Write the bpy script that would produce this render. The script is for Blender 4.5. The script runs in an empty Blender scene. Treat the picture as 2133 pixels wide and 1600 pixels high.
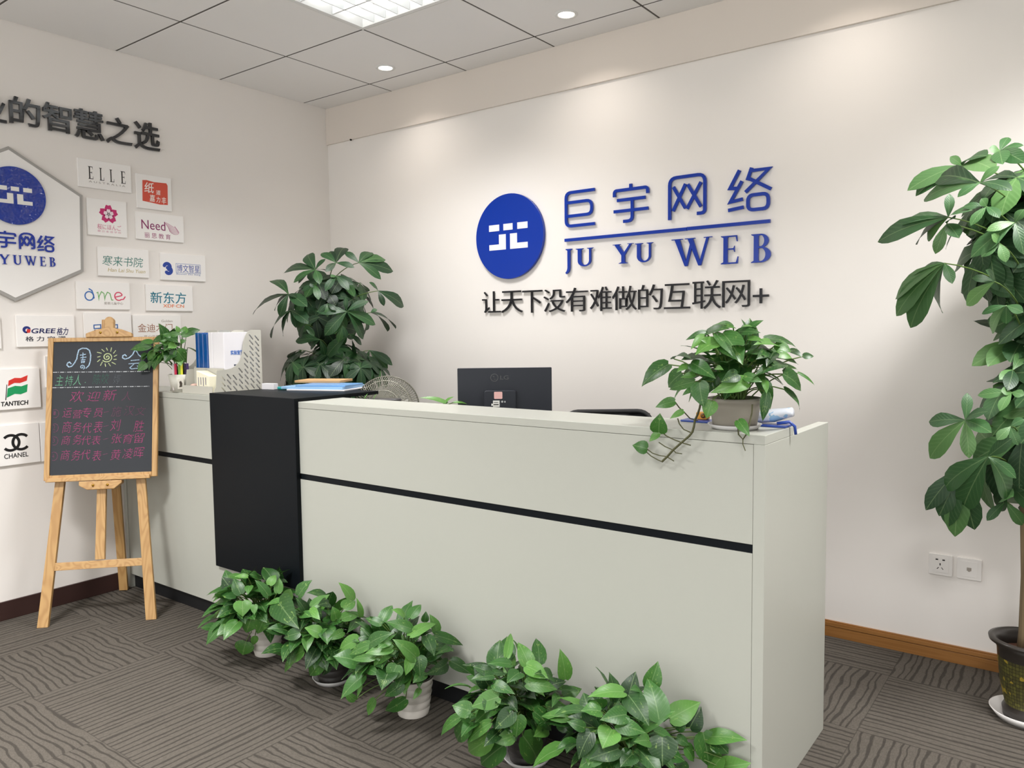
import bpy, math, random
from mathutils import Vector, Matrix
SC = bpy.context.scene
COL = SC.collection
# ---------------------------------------------------------------- camera
R_ = Vector((0.79960, 0.60018, -0.01940)); U_ = Vector((0, 0, 1)); F_ = Vector((0, 1, 0))
def cam_axes(yaw, pitch, roll):
    f = Vector((-math.sin(yaw), math.cos(yaw), 0)); r = Vector((math.cos(yaw), math.sin(yaw), 0)); u = Vector((0, 0, 1))
    f2 = f*math.cos(pitch)+u*math.sin(pitch); u2 = u*math.cos(pitch)-f*math.sin(pitch)
    return r*math.cos(roll)+u2*math.sin(roll), u2*math.cos(roll)-r*math.sin(roll), f2
R_, U_, F_ = cam_axes(0.6439, -0.0691, -0.0117)
cd = bpy.data.cameras.new('camera'); cam = bpy.data.objects.new('camera', cd); COL.objects.link(cam)
cam.matrix_world = Matrix(((R_.x, U_.x, -F_.x, 4.1253), (R_.y, U_.y, -F_.y, -3.4902), (R_.z, U_.z, -F_.z, 1.351), (0, 0, 0, 1)))
cd.sensor_width = 36; cd.lens = 36*1621.44/2133; cd.clip_start = .02
SC.camera = cam
# ---------------------------------------------------------------- light and exposure
H = 2.822
SC.view_settings.view_transform = 'Standard'; SC.view_settings.look = 'None'
SC.view_settings.exposure = 0.38; SC.view_settings.gamma = 1; SC.view_settings.use_curve_mapping = False
w = bpy.data.worlds.new('world'); SC.world = w; w.use_nodes = True
w.node_tree.nodes['Background'].inputs[0].default_value = (.95, 1, .98, 1); w.node_tree.nodes['Background'].inputs[1].default_value = .6
TROFFER_W = (18, 38, 64, 44); DOWN_W = 1.15; FRONT_FILL_W = 82
FIX = [(1.5136+3.0*a, -1.0885-2.4*b) for b in (0, 1) for a in (0, 1)]  # first fixture is in view, the others are added to light the room
DOWN = [(.898, -.334), (2.092, -.325), (3.29, -.325), (4.49, -.325)]
XR, YF = 7.6, -6.2
FILL_WIN = (.6, 7.2, .25, 2.6)     # opening added behind the camera for the front fill light: x range, z range
wl = bpy.data.lights.new('daylight', 'AREA'); wl.shape = 'RECTANGLE'; wl.size = FILL_WIN[1]-FILL_WIN[0]; wl.size_y = FILL_WIN[3]-FILL_WIN[2]; wl.energy = FRONT_FILL_W; wl.color = (1, .99, .98)
wo = bpy.data.objects.new('daylight', wl); COL.objects.link(wo); wo.location = ((FILL_WIN[0]+FILL_WIN[1])/2, YF-.16, (FILL_WIN[2]+FILL_WIN[3])/2); wo.rotation_euler = (math.radians(90), 0, math.radians(0))  # area lamp added to brighten desk front and walls from behind the camera
# ---------------------------------------------------------------- materials
def lin(h):
    c = [int(h[i:i+2], 16)/255 for i in (0, 2, 4)]
    return tuple((x/12.92 if x <= .04045 else ((x+.055)/1.055)**2.4) for x in c)+(1,)
MAT = {}
def mat(name, hexc, rough=.5, metal=0, spec=.5, coat=0, emit=0, trans=0, alpha=1):
    if name in MAT: return MAT[name]
    m = bpy.data.materials.new(name); m.use_nodes = True; MAT[name] = m
    b = m.node_tree.nodes['Principled BSDF']
    b.inputs['Base Color'].default_value = lin(hexc); b.inputs['Roughness'].default_value = rough
    b.inputs['Metallic'].default_value = metal; b.inputs['Specular IOR Level'].default_value = spec
    b.inputs['Coat Weight'].default_value = coat
    if emit: b.inputs['Emission Color'].default_value = lin(hexc); b.inputs['Emission Strength'].default_value = emit
    if trans: b.inputs['Transmission Weight'].default_value = trans
    b.inputs['Alpha'].default_value = alpha
    return m
class NG:
    def __init__(s, m): s.t = m.node_tree; s.n = s.t.nodes; s.b = s.n['Principled BSDF']
    def node(s, ty, **kw):
        n = s.n.new(ty)
        for k, v in kw.items(): setattr(n, k, v)
        return n
    def link(s, a, b): s.t.links.new(a, b)
    def m(s, op, a, b=0.0, c=None):
        n = s.node('ShaderNodeMath', operation=op)
        for i, v in enumerate((a, b, c)):
            if v is None: continue
            if isinstance(v, (int, float)): n.inputs[i].default_value = v
            else: s.link(v, n.inputs[i])
        return n.outputs[0]
    def mix(s, f, a, b):
        n = s.node('ShaderNodeMix', data_type='RGBA')
        for i, v in ((0, f), (6, a), (7, b)):
            if isinstance(v, (int, float)): n.inputs[i].default_value = v
            elif isinstance(v, tuple): n.inputs[i].default_value = v
            else: s.link(v, n.inputs[i])
        return n.outputs[2]
    def noise(s, vec, scale, detail=2, rough=.5, dim='3D'):
        n = s.node('ShaderNodeTexNoise', noise_dimensions=dim)
        n.inputs['Scale'].default_value = scale; n.inputs['Detail'].default_value = detail; n.inputs['Roughness'].default_value = rough
        s.link(vec, n.inputs['W' if dim == '1D' else 'Vector']); return n.outputs[0]
    def xyz(s, x, y, z=0.0):
        n = s.node('ShaderNodeCombineXYZ')
        for i, v in enumerate((x, y, z)):
            if isinstance(v, (int, float)): n.inputs[i].default_value = v
            else: s.link(v, n.inputs[i])
        return n.outputs[0]
    def bump(s, h, strength, dist):
        n = s.node('ShaderNodeBump'); n.inputs['Strength'].default_value = strength; n.inputs['Distance'].default_value = dist
        s.link(h, n.inputs['Height']); s.link(n.outputs[0], s.b.inputs['Normal'])
def m_carpet():
    m = mat('carpet', '75706b', .95, spec=.1); g = NG(m)
    tc = g.node('ShaderNodeTexCoord').outputs['Object']; sp = g.node('ShaderNodeSeparateXYZ'); g.link(tc, sp.inputs[0])
    x = g.m('DIVIDE', g.m('ADD', sp.outputs[0], .031), .508); y = g.m('DIVIDE', g.m('ADD', sp.outputs[1], .284), .508)
    i = g.m('FLOOR', x); j = g.m('FLOOR', y); fx = g.m('MULTIPLY', g.m('SUBTRACT', x, i), .508); fy = g.m('MULTIPLY', g.m('SUBTRACT', y, j), .508)
    par = g.m('FLOORED_MODULO', g.m('ADD', i, j), 2.0)
    right = g.m('GREATER_THAN', i, 2.5)
    yor = g.m('COMPARE', par, right, .1)
    far = g.m('GREATER_THAN', i, 4.5)
    wavy = g.m('COMPARE', yor, far, .1)
    def sel(f, a, b): return g.m('ADD', g.m('MULTIPLY', f, a), g.m('MULTIPLY', g.m('SUBTRACT', 1.0, f), b))
    s = sel(yor, fx, fy); t = sel(yor, fy, fx)
    h = g.m('ADD', g.m('MULTIPLY', i, 7.31), g.m('MULTIPLY', j, 13.7))
    amp = sel(wavy, .08, .02); fr = sel(wavy, 3.4, 2.6)
    nz = g.noise(g.xyz(g.m('MULTIPLY', t, fr), g.m('MULTIPLY', s, 5.0), h), 1.0, 2, .6)
    nz2 = g.noise(g.xyz(g.m('MULTIPLY', t, 26.0), g.m('MULTIPLY', s, 30.0), h), 1.0, 1)
    s2 = g.m('ADD', g.m('ADD', s, g.m('MULTIPLY', g.m('SUBTRACT', nz, .5), amp)), g.m('MULTIPLY', g.m('SUBTRACT', nz2, .5), .006))
    v = g.m('DIVIDE', s2, .0285)
    v = g.m('ADD', v, g.m('MULTIPLY', g.noise(g.xyz(g.m('MULTIPLY', s2, 22.0), h, 0.0), 1.0, 0), 1.1))
    d = g.m('ABSOLUTE', g.m('SUBTRACT', g.m('FRACT', v), .5))
    th = g.m('ADD', .03, g.m('MULTIPLY', g.noise(g.xyz(g.m('MULTIPLY', s, 40.0), g.m('MULTIPLY', t, 9.0), h), 1.0, 1), .22))
    ln = g.m('MULTIPLY_ADD', g.m('SUBTRACT', th, d), 11.0, .5)
    n = ln.node; n.use_clamp = True
    fib = g.noise(g.xyz(g.m('MULTIPLY', s, 260.0), g.m('MULTIPLY', t, 90.0), h), 1.0, 2, .7)
    big = g.noise(tc, 2.2, 2)
    base = g.mix(fib, lin('403c37'), lin('6a645c'))
    base = g.mix(g.m('MULTIPLY', big, .25), base, lin('514c47'))
    seam = g.m('MAXIMUM', g.m('LESS_THAN', fx, .003), g.m('LESS_THAN', fy, .003))
    dark = g.m('MAXIMUM', g.m('MULTIPLY', ln, .64), g.m('MULTIPLY', seam, .45))
    g.link(g.mix(dark, base, lin('2c2926')), g.b.inputs['Base Color'])
    g.bump(g.m('SUBTRACT', fib, ln), .35, .004)
    return m
def m_wood(name, c1, c2, rough=.45, scale=1.0, axis=2):
    m = mat(name, c1, rough); g = NG(m)
    tc = g.node('ShaderNodeTexCoord').outputs['Object']; mp = g.node('ShaderNodeMapping'); g.link(tc, mp.inputs[0])
    sc = [20*scale]*3; sc[axis] = .9*scale; mp.inputs['Scale'].default_value = sc
    a = g.noise(mp.outputs[0], 1.0, 1, .4)
    wv = g.m('MULTIPLY_ADD', g.m('SINE', g.m('MULTIPLY', a, 60.0)), .5, .5)
    f = g.m('MULTIPLY', g.m('POWER', wv, 2.0), .45)
    g.link(g.mix(f, lin(c1), lin(c2)), g.b.inputs['Base Color']); return m
def m_paint(name, c, rough=.6, amt=.03, scale=40, spec=.3):
    m = mat(name, c, rough, spec=spec); g = NG(m)
    tc = g.node('ShaderNodeTexCoord').outputs['Object']
    n = g.noise(tc, scale, 3); g.bump(n, .05, .002)
    k = g.noise(tc, 1.3, 2); l = lin(c)
    g.link(g.mix(k, tuple(x*(1-amt) for x in l[:3])+(1,), tuple(min(1, x*(1+amt)) for x in l[:3])+(1,)), g.b.inputs['Base Color']); return m
def m_leaf(name, dark, mid, light, varieg=0.0, rough=.38):
    m = mat(name, mid, rough); g = NG(m)
    uv = g.node('ShaderNodeUVMap', uv_map='UVMap').outputs[0]; rn = g.node('ShaderNodeUVMap', uv_map='rnd').outputs[0]
    su = g.node('ShaderNodeSeparateXYZ'); g.link(uv, su.inputs[0]); sr = g.node('ShaderNodeSeparateXYZ'); g.link(rn, sr.inputs[0])
    r = sr.outputs[0]; u = g.m('ABSOLUTE', g.m('SUBTRACT', su.outputs[0], .5)); v = su.outputs[1]
    cr = g.node('ShaderNodeValToRGB'); g.link(r, cr.inputs[0]); e = cr.color_ramp.elements
    e[0].position = 0; e[0].color = lin(dark); e[1].position = 1; e[1].color = lin(light); k = e.new(.55); k.color = lin(mid)
    col = cr.outputs[0]
    tc = g.node('ShaderNodeTexCoord').outputs['Object']
    if varieg:
        nz = g.noise(g.xyz(g.m('MULTIPLY', u, 5.0), g.m('MULTIPLY', v, 2.5), g.m('MULTIPLY', r, 40.0)), 2.0, 3, .7)
        f = g.m('MULTIPLY', g.m('GREATER_THAN', nz, .63), varieg)
        col = g.mix(f, col, lin('8fae5c'))
    mid_ = g.m('LESS_THAN', u, .02)
    vein = g.m('LESS_THAN', g.m('FRACT', g.m('MULTIPLY', g.m('SUBTRACT', v, g.m('MULTIPLY', u, .55)), 9.0)), .1)
    f2 = g.m('MAXIMUM', g.m('MULTIPLY', mid_, .22), g.m('MULTIPLY', vein, .07))
    col = g.mix(f2, col, lin('a9c58a'))
    g.link(col, g.b.inputs['Base Color'])
    w_ = g.m('SINE', g.m('MULTIPLY', g.m('SUBTRACT', v, g.m('MULTIPLY', u, .55)), 56.0)); g.bump(w_, .03 if varieg else .08, .002)
    tr = g.node('ShaderNodeBsdfTranslucent'); g.link(col, tr.inputs[0]); mx = g.node('ShaderNodeMixShader'); mx.inputs[0].default_value = .22
    out = g.n['Material Output']; g.link(g.b.outputs[0], mx.inputs[1]); g.link(tr.outputs[0], mx.inputs[2]); g.link(mx.outputs[0], out.inputs[0]); return m
# ---------------------------------------------------------------- mesh builder
class Fr:
    def __init__(s, o, u, v): s.o = Vector(o); s.u = Vector(u).normalized(); s.v = Vector(v).normalized(); s.w = s.u.cross(s.v)
    def __call__(s, a, b, c=0): return s.o+s.u*a+s.v*b+s.w*c
WORLD = Fr((0, 0, 0), (1, 0, 0), (0, 1, 0))
LEFTW = Fr((0, 0, 0), (0, 1, 0), (0, 0, 1)); BACKW = Fr((0, 0, 0), (1, 0, 0), (0, 0, 1))
ORG = {}
class MB:
    def __init__(s): s.v = []; s.f = []; s.sm = []; s.uv = {}; s.rn = {}
    def add(s, pts, faces, smooth=False):
        o = len(s.v); s.v += [Vector(p) for p in pts]
        for f in faces: s.f.append([i+o for i in f]); s.sm.append(smooth)
        return s
    def box(s, lo, hi, fr=WORLD):
        (a, b, c), (d, e, f) = lo, hi
        p = [fr(*q) for q in ((a, b, c), (d, b, c), (d, e, c), (a, e, c), (a, b, f), (d, b, f), (d, e, f), (a, e, f))]
        return s.add(p, [(3, 2, 1, 0), (4, 5, 6, 7), (0, 1, 5, 4), (1, 2, 6, 5), (2, 3, 7, 6), (3, 0, 4, 7)])
    def hexa(s, p): return s.add(p, [(3, 2, 1, 0), (4, 5, 6, 7), (0, 1, 5, 4), (1, 2, 6, 5), (2, 3, 7, 6), (3, 0, 4, 7)])
    def beam(s, a, b, wdir, w, t):      # straight bar between two points: width w along wdir, thickness t
        a = Vector(a); b = Vector(b); d = (b-a).normalized(); x = Vector(wdir); x = (x-d*x.dot(d)).normalized(); y = d.cross(x)
        q = lambda c: [c-x*w/2-y*t/2, c+x*w/2-y*t/2, c+x*w/2+y*t/2, c-x*w/2+y*t/2]
        return s.hexa(q(a)+q(b))
    def prism(s, fr, pts, w0, w1):
        n = len(pts); ar = sum(pts[i][0]*pts[(i+1) % n][1]-pts[(i+1) % n][0]*pts[i][1] for i in range(n))
        if ar < 0: pts = pts[::-1]
        p = [fr(x, y, w0) for x, y in pts]+[fr(x, y, w1) for x, y in pts]
        return s.add(p, [tuple(range(n-1, -1, -1)), tuple(range(n, 2*n))]+[(i, (i+1) % n, n+(i+1) % n, n+i) for i in range(n)])
    def disc(s, fr, c, r, w0, w1, n=48, ry=None):
        ry = ry or r
        return s.prism(fr, [(c[0]+r*math.cos(2*math.pi*k/n), c[1]+ry*math.sin(2*math.pi*k/n)) for k in range(n)], w0, w1)
    def band(s, fr, L, Rr, w0, w1, closed=False):    # ribbon between two 2D polylines
        n = len(L); p = [fr(x, y, w1) for x, y in L]+[fr(x, y, w1) for x, y in Rr]+[fr(x, y, w0) for x, y in L]+[fr(x, y, w0) for x, y in Rr]
        fs = []
        for i in range(n if closed else n-1):
            k = (i+1) % n
            fs += [(n+i, n+k, k, i), (2*n+i, 2*n+k, 3*n+k, 3*n+i), (i, k, 2*n+k, 2*n+i), (n+k, n+i, 3*n+i, 3*n+k)]
        if not closed: fs += [(0, 2*n, 3*n, n), (n-1, 2*n-1, 4*n-1, 3*n-1)]
        return s.add(p, fs)
    def ribbon(s, fr, pts, w, w0, w1, closed=False, cap=False):
        pts = [Vector((p[0], p[1])) for p in pts]; n = len(pts); L = []; Rr = []
        for i in range(n):
            d0 = (pts[i]-pts[i-1]).normalized() if (i > 0 or closed) else None
            d1 = (pts[(i+1) % n]-pts[i]).normalized() if (i < n-1 or closed) else None
            d0 = d0 or d1; d1 = d1 or d0; b = (d0+d1)
            b = b.normalized() if b.length > 1e-4 else d0
            nm = Vector((-b.y, b.x)); k = w/2/max(.45, nm.dot(Vector((-d0.y, d0.x))))
            L.append(pts[i]+nm*k); Rr.append(pts[i]-nm*k)
        s.band(fr, L, Rr, w0, w1, closed)
        if cap and not closed:
            for e, o in ((0, 1), (n-1, n-2)): s.disc(fr, pts[e], w/2, w0, w1-.0001, 10)
        return s
    def lathe(s, c, prof, n=32, smooth=True, axis=None):
        c = Vector(c); ax = Vector(axis or (0, 0, 1)).normalized(); x = ax.orthogonal().normalized(); y = ax.cross(x); P = []
        for r, z in prof: P += [c+ax*z+x*(r*math.cos(2*math.pi*k/n))+y*(r*math.sin(2*math.pi*k/n)) for k in range(n)]
        fs = [(i*n+k, i*n+(k+1) % n, (i+1)*n+(k+1) % n, (i+1)*n+k) for i in range(len(prof)-1) for k in range(n)]
        return s.add(P, fs, smooth)
    def tube(s, pts, r, n=6, r1=None, caps=True, closed=False):
        pts = [Vector(p) for p in pts]; m = len(pts); P = []; x = None
        for i in range(m):
            d = (pts[(i+1) % m]-pts[i-1]) if closed else (pts[min(i+1, m-1)]-pts[max(i-1, 0)])
            d = d.normalized() if d.length > 1e-7 else Vector((0, 0, 1))
            x = d.orthogonal() if x is None else x-d*x.dot(d)
            x.normalize(); y = d.cross(x); rr = r if r1 is None else r+(r1-r)*i/(m-1)
            P += [pts[i]+x*(rr*math.cos(2*math.pi*k/n))+y*(rr*math.sin(2*math.pi*k/n)) for k in range(n)]
        fs = [(i*n+k, i*n+(k+1) % n, ((i+1) % m)*n+(k+1) % n, ((i+1) % m)*n+k) for i in range(m if closed else m-1) for k in range(n)]
        if caps and not closed: fs += [tuple(range(n-1, -1, -1)), tuple(range((m-1)*n, m*n))]
        return s.add(P, fs, True)
    def text(s, body, fr, box, w0, w1, bold=0, shear=0, keep=False):
        x0, y0, x1, y1 = box
        c = bpy.data.curves.new('t', 'FONT'); c.body = body; c.resolution_u = 4; c.offset = bold; c.shear = shear
        c.extrude = .5
        o = bpy.data.objects.new('t', c); COL.objects.link(o); dg = bpy.context.evaluated_depsgraph_get()
        me = bpy.data.meshes.new_from_object(o.evaluated_get(dg)); co = [v.co.copy() for v in me.vertices]; fa = [tuple(p.vertices) for p in me.polygons]
        bpy.data.objects.remove(o); bpy.data.curves.remove(c); bpy.data.meshes.remove(me)
        if not co: return s
        X0 = min(v.x for v in co); X1 = max(v.x for v in co); Y0 = min(v.y for v in co); Y1 = max(v.y for v in co)
        sx = (x1-x0)/(X1-X0) if X1 > X0 else 1; sy = (y1-y0)/max(1e-6, Y1-Y0)
        return s.add([fr(x0+(v.x-X0)*sx, y0+(v.y-Y0)*sy, w0+(v.z+.5)*(w1-w0)) for v in co], fa)
    def leaf(s, B, T, W, n, prof, rnd, fold=.18, arch=.1, droop=.12, lobe=0.0, wav=0.0):
        B = Vector(B); T = Vector(T); a = T-B; Ln = a.length
        if Ln < 1e-5: return s
        a /= Ln; n = Vector(n); n = n-a*n.dot(a)
        if n.length < 1e-3: n = a.orthogonal()
        n.normalize(); sd = a.cross(n); o = len(s.v); xs = (-1, -.55, 0, .55, 1)
        for i, (t, hw) in enumerate(prof):
            for x in xs:
                tt = t-lobe*abs(x)*max(0, 1-t*6)
                z = fold*abs(x)*hw*W*.5+arch*Ln*(4*t*(1-t))*.5-droop*Ln*t*t*.6-.25*fold*W*x*x*hw + wav*W*math.sin(t*19+rnd*20+x*2)*abs(x)
                s.v.append(B+a*(tt*Ln)+sd*(x*hw*W*.5)+n*z)
        m = len(prof)
        for i in range(m-1):
            for k in range(4):
                f = (o+i*5+k, o+i*5+k+1, o+(i+1)*5+k+1, o+(i+1)*5+k); s.f.append(f); s.sm.append(True); fi = len(s.f)-1
                s.uv[fi] = [(.5+xs[q % 5]*prof[q//5][1]*.5, prof[q//5][0]) for q in (i*5+k, i*5+k+1, (i+1)*5+k+1, (i+1)*5+k)]; s.rn[fi] = rnd
        return s
    def build(s, name, m, parent=None, bevel=0, seg=2):
        o0 = ORG.get(parent.name, Vector()) if parent else Vector()
        me = bpy.data.meshes.new(name); me.from_pydata([v-o0 for v in s.v], [], s.f); me.materials.append(m)
        me.polygons.foreach_set('use_smooth', s.sm)
        if s.uv:
            l1 = me.uv_layers.new(name='UVMap'); l2 = me.uv_layers.new(name='rnd')
            for p in me.polygons:
                q = s.uv.get(p.index)
                for k, li in enumerate(p.loop_indices):
                    if q: l1.data[li].uv = q[k]; l2.data[li].uv = (s.rn[p.index], 0)
        me.validate(); me.update()
        o = bpy.data.objects.new(name, me); COL.objects.link(o)
        if parent: o.parent = parent
        ORG[o.name] = o0
        if bevel:
            b = o.modifiers.new('bevel', 'BEVEL'); b.width = bevel; b.segments = seg; b.limit_method = 'ANGLE'; b.angle_limit = .7
        return o
def tag(o, label=None, cat=None, group=None, kind=None):
    if label: o['label'] = label
    if cat: o['category'] = cat
    if group: o['group'] = group
    if kind: o['kind'] = kind
    return o
def thing(name, label, cat, loc, group=None):
    o = bpy.data.objects.new(name, None); COL.objects.link(o); o.location = loc; o.empty_display_size = .05; ORG[o.name] = Vector(loc)
    return tag(o, label, cat, group)
def struct(o): o['kind'] = 'structure'; return o
def fillet(pts, r, closed=False, n=5):
    out = []; N = len(pts); pts = [Vector(p) for p in pts]
    for i in range(N):
        if not closed and i in (0, N-1): out.append(pts[i]); continue
        a = pts[i-1]-pts[i]; b = pts[(i+1) % N]-pts[i]; rr = min(r, a.length*.48, b.length*.48)
        p0 = pts[i]+a.normalized()*rr; p1 = pts[i]+b.normalized()*rr
        for k in range(n+1):
            t = k/n; out.append(p0*(1-t)**2+pts[i]*2*t*(1-t)+p1*t*t)
    return out
def arc(c, rx, ry, a0, a1, n=20): return [(c[0]+rx*math.cos(math.radians(a0+(a1-a0)*k/n)), c[1]+ry*math.sin(math.radians(a0+(a1-a0)*k/n))) for k in range(n+1)]
def rrect(x0, y0, x1, y1, r): return [tuple(p) for p in fillet([(x0, y0), (x1, y0), (x1, y1), (x0, y1)], r, True, 4)]
def bez(a, b, c, n=8): a, b, c = Vector(a), Vector(b), Vector(c); return [a*(1-t)**2+b*2*t*(1-t)+c*t*t for t in [k/n for k in range(n+1)]]
WALL = m_paint('wall_paint', 'efeae5', .7); CEIL = m_paint('ceiling_panel', 'f3f1ef', .75)
WHITE = m_paint('white_laminate', 'b1b2a9', .38, .012, 200); BLACK = m_paint('black_laminate', '0f1317', .45, .05, 120, .12)
DGREY = mat('dark_gap', '2a2725', .9); METAL = mat('white_metal', 'e8e8e6', .4)
# leaf placements, millimetres: base xyz, tip xyz, width, facing
LEAVES = {}
LEAVES['LDESK']=[(3153,-1452,1248,3088,-1495,1189,60,1,-74,67),(3166,-1444,1264,3263,-1549,1276,27,27,-68,68),(3243,-1514,1248,3219,-1541,1233,27,-14,-79,59),(3214,-1497,1227,3154,-1464,1183,46,11,-96,27),(3267,-1528,1227,3235,-1551,1219,18,10,-92,38),(3265,-1529,1207,3161,-1475,1178,27,7,-98,18),(3265,-1527,1189,3238,-1547,1171,18,1,-81,58),(3282,-1533,1205,3301,-1550,1141,50,1,-98,17),(3268,-1457,1338,3230,-1506,1320,21,16,-94,30),(3271,-1472,1328,3259,-1537,1297,27,30,-89,35),(3277,-1442,1350,3356,-1472,1353,27,53,-63,57),(3268,-1457,1338,3343,-1484,1351,33,39,-68,62),(3319,-1487,1316,3275,-1548,1283,53,4,-71,71),(3317,-1464,1336,3396,-1521,1258,68,58,-68,46),(3320,-1494,1308,3384,-1527,1267,27,19,-94,29),(3368,-1407,1347,3397,-1373,1372,22,11,-72,69),(3353,-1441,1339,3410,-1431,1338,27,10,-77,63),(3380,-1440,1321,3423,-1440,1315,18,33,-67,66),(3428,-1358,1302,3408,-1471,1310,33,32,-69,65),(3409,-1388,1319,3460,-1261,1295,28,49,-53,69),(3427,-1363,1302,3466,-1348,1284,37,79,-50,37),(3435,-1266,1286,3472,-1270,1267,26,66,-48,57),(3459,-1221,1267,3484,-1201,1267,20,28,-85,45),(3435,-1379,1279,3471,-1354,1267,25,60,-61,52),(3421,-1415,1285,3420,-1487,1270,27,69,-57,45),(3431,-1391,1283,3439,-1467,1251,33,37,-70,61),(3448,-1364,1250,3420,-1502,1230,39,30,-69,66),(3451,-1372,1224,3480,-1288,1174,50,61,-63,49),(3451,-1237,1220,3490,-1205,1185,11,39,-64,67),(3452,-1363,1182,3463,-1235,1112,22,71,-52,47),(3426,-1445,1210,3440,-1468,1178,18,46,-86,24),(3396,-1489,1209,3325,-1562,1183,41,12,-98,15),(3376,-1506,1229,3352,-1557,1211,35,52,-81,28),(3389,-1495,1223,3434,-1484,1210,27,22,-80,55),(3325,-1527,1246,3355,-1553,1243,15,19,-89,42),(3254,-1517,1256,3337,-1562,1222,41,35,-87,36),(3428,-1433,1175,3421,-1442,1100,27,36,-93,-3),(3312,-1522,1156,3301,-1532,1110,39,29,-95,8),(3333,-1428,1353,3309,-1475,1365,24,37,-54,75),(3293,-1494,1311,3282,-1526,1320,24,27,-86,42),(3379,-1388,1347,3370,-1455,1356,18,19,-69,70),(3172,-1449,1144,3125,-1479,1127,25,-9,-71,70),(3193,-1438,1116,3161,-1460,1095,16,30,-92,25),(3131,-1467,1053,3137,-1473,1109,39,15,-98,15),(3131,-1467,1050,3109,-1484,1027,17,-6,-99,15),(3100,-1481,1006,3066,-1506,1017,32,46,-75,47),(3363,-1461,1101,3383,-1434,1059,24,36,-93,-9)]
LEAVES['LA']=[(1477,-1597,343,1397,-1585,387,68,42,-8,90),(1381,-1682,359,1275,-1678,355,32,27,-27,92),(1419,-1725,308,1274,-1703,329,80,43,-41,80),(1434,-1719,316,1376,-1711,369,47,50,-45,74),(1407,-1666,367,1378,-1704,375,24,45,-27,85),(1521,-1652,307,1480,-1682,374,43,58,-16,80),(1453,-1690,345,1488,-1723,328,31,55,-58,61),(1520,-1608,306,1488,-1572,355,35,62,-17,76),(1454,-1545,328,1480,-1527,321,20,67,-4,74),(1290,-1711,286,1226,-1723,254,25,12,-50,86),(1383,-1736,282,1289,-1745,258,32,44,-58,69),(1372,-1738,228,1229,-1727,187,45,45,-50,74),(1374,-1729,185,1251,-1715,100,45,64,-65,41),(1245,-1714,133,1185,-1750,135,46,0,-44,90),(1451,-1723,292,1475,-1740,240,66,60,-42,68),(1496,-1701,280,1517,-1717,249,27,65,-50,57),(1484,-1707,228,1459,-1718,160,59,77,-47,43),(1517,-1673,221,1494,-1691,156,51,81,-30,51),(1350,-1647,78,1335,-1656,18,75,63,-77,0),(1447,-1669,131,1429,-1667,88,28,85,-50,13),(1513,-1565,266,1492,-1521,295,44,89,-8,44),(1432,-1641,368,1440,-1679,387,35,58,-54,61),(1496,-1628,340,1475,-1581,368,35,56,-43,71)]
LEAVES['LB']=[(1661,-1707,330,1858,-1773,293,90,17,-72,67),(1673,-1700,334,1621,-1737,316,30,13,-46,88),(1726,-1664,352,1760,-1628,411,62,29,-23,93),(1810,-1604,351,1803,-1682,386,40,39,-46,80),(1888,-1539,331,1845,-1564,401,54,41,-3,91),(1910,-1603,323,1901,-1533,332,47,55,-23,80),(1918,-1524,269,1902,-1529,341,25,63,-22,74),(1853,-1703,347,1880,-1640,382,35,69,-21,69),(1939,-1663,307,1935,-1674,356,42,73,-29,61),(1944,-1642,301,1926,-1539,286,43,55,-22,81),(1907,-1536,267,1988,-1648,266,43,80,-2,60),(1958,-1648,259,1958,-1722,252,31,82,-30,48),(1921,-1720,267,1888,-1764,297,45,43,-51,74),(1923,-1718,264,1955,-1719,294,21,46,-39,80),(1849,-1755,265,1788,-1785,242,43,44,-72,54),(1807,-1754,286,1641,-1741,224,33,20,-50,84),(1647,-1737,153,1785,-1774,169,37,60,-50,62),(1857,-1748,198,1768,-1762,136,54,50,-59,64),(1786,-1739,140,1689,-1718,58,37,27,-73,63),(1900,-1703,156,1836,-1711,81,54,65,-68,34),(1915,-1678,147,1884,-1688,88,36,69,-57,46),(1942,-1654,173,1938,-1713,170,25,66,-32,68),(1835,-1734,323,1901,-1742,333,32,35,-58,73),(1883,-1648,351,1897,-1709,365,39,74,-25,62),(1854,-1716,338,1929,-1729,325,38,37,-51,78)]
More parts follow.
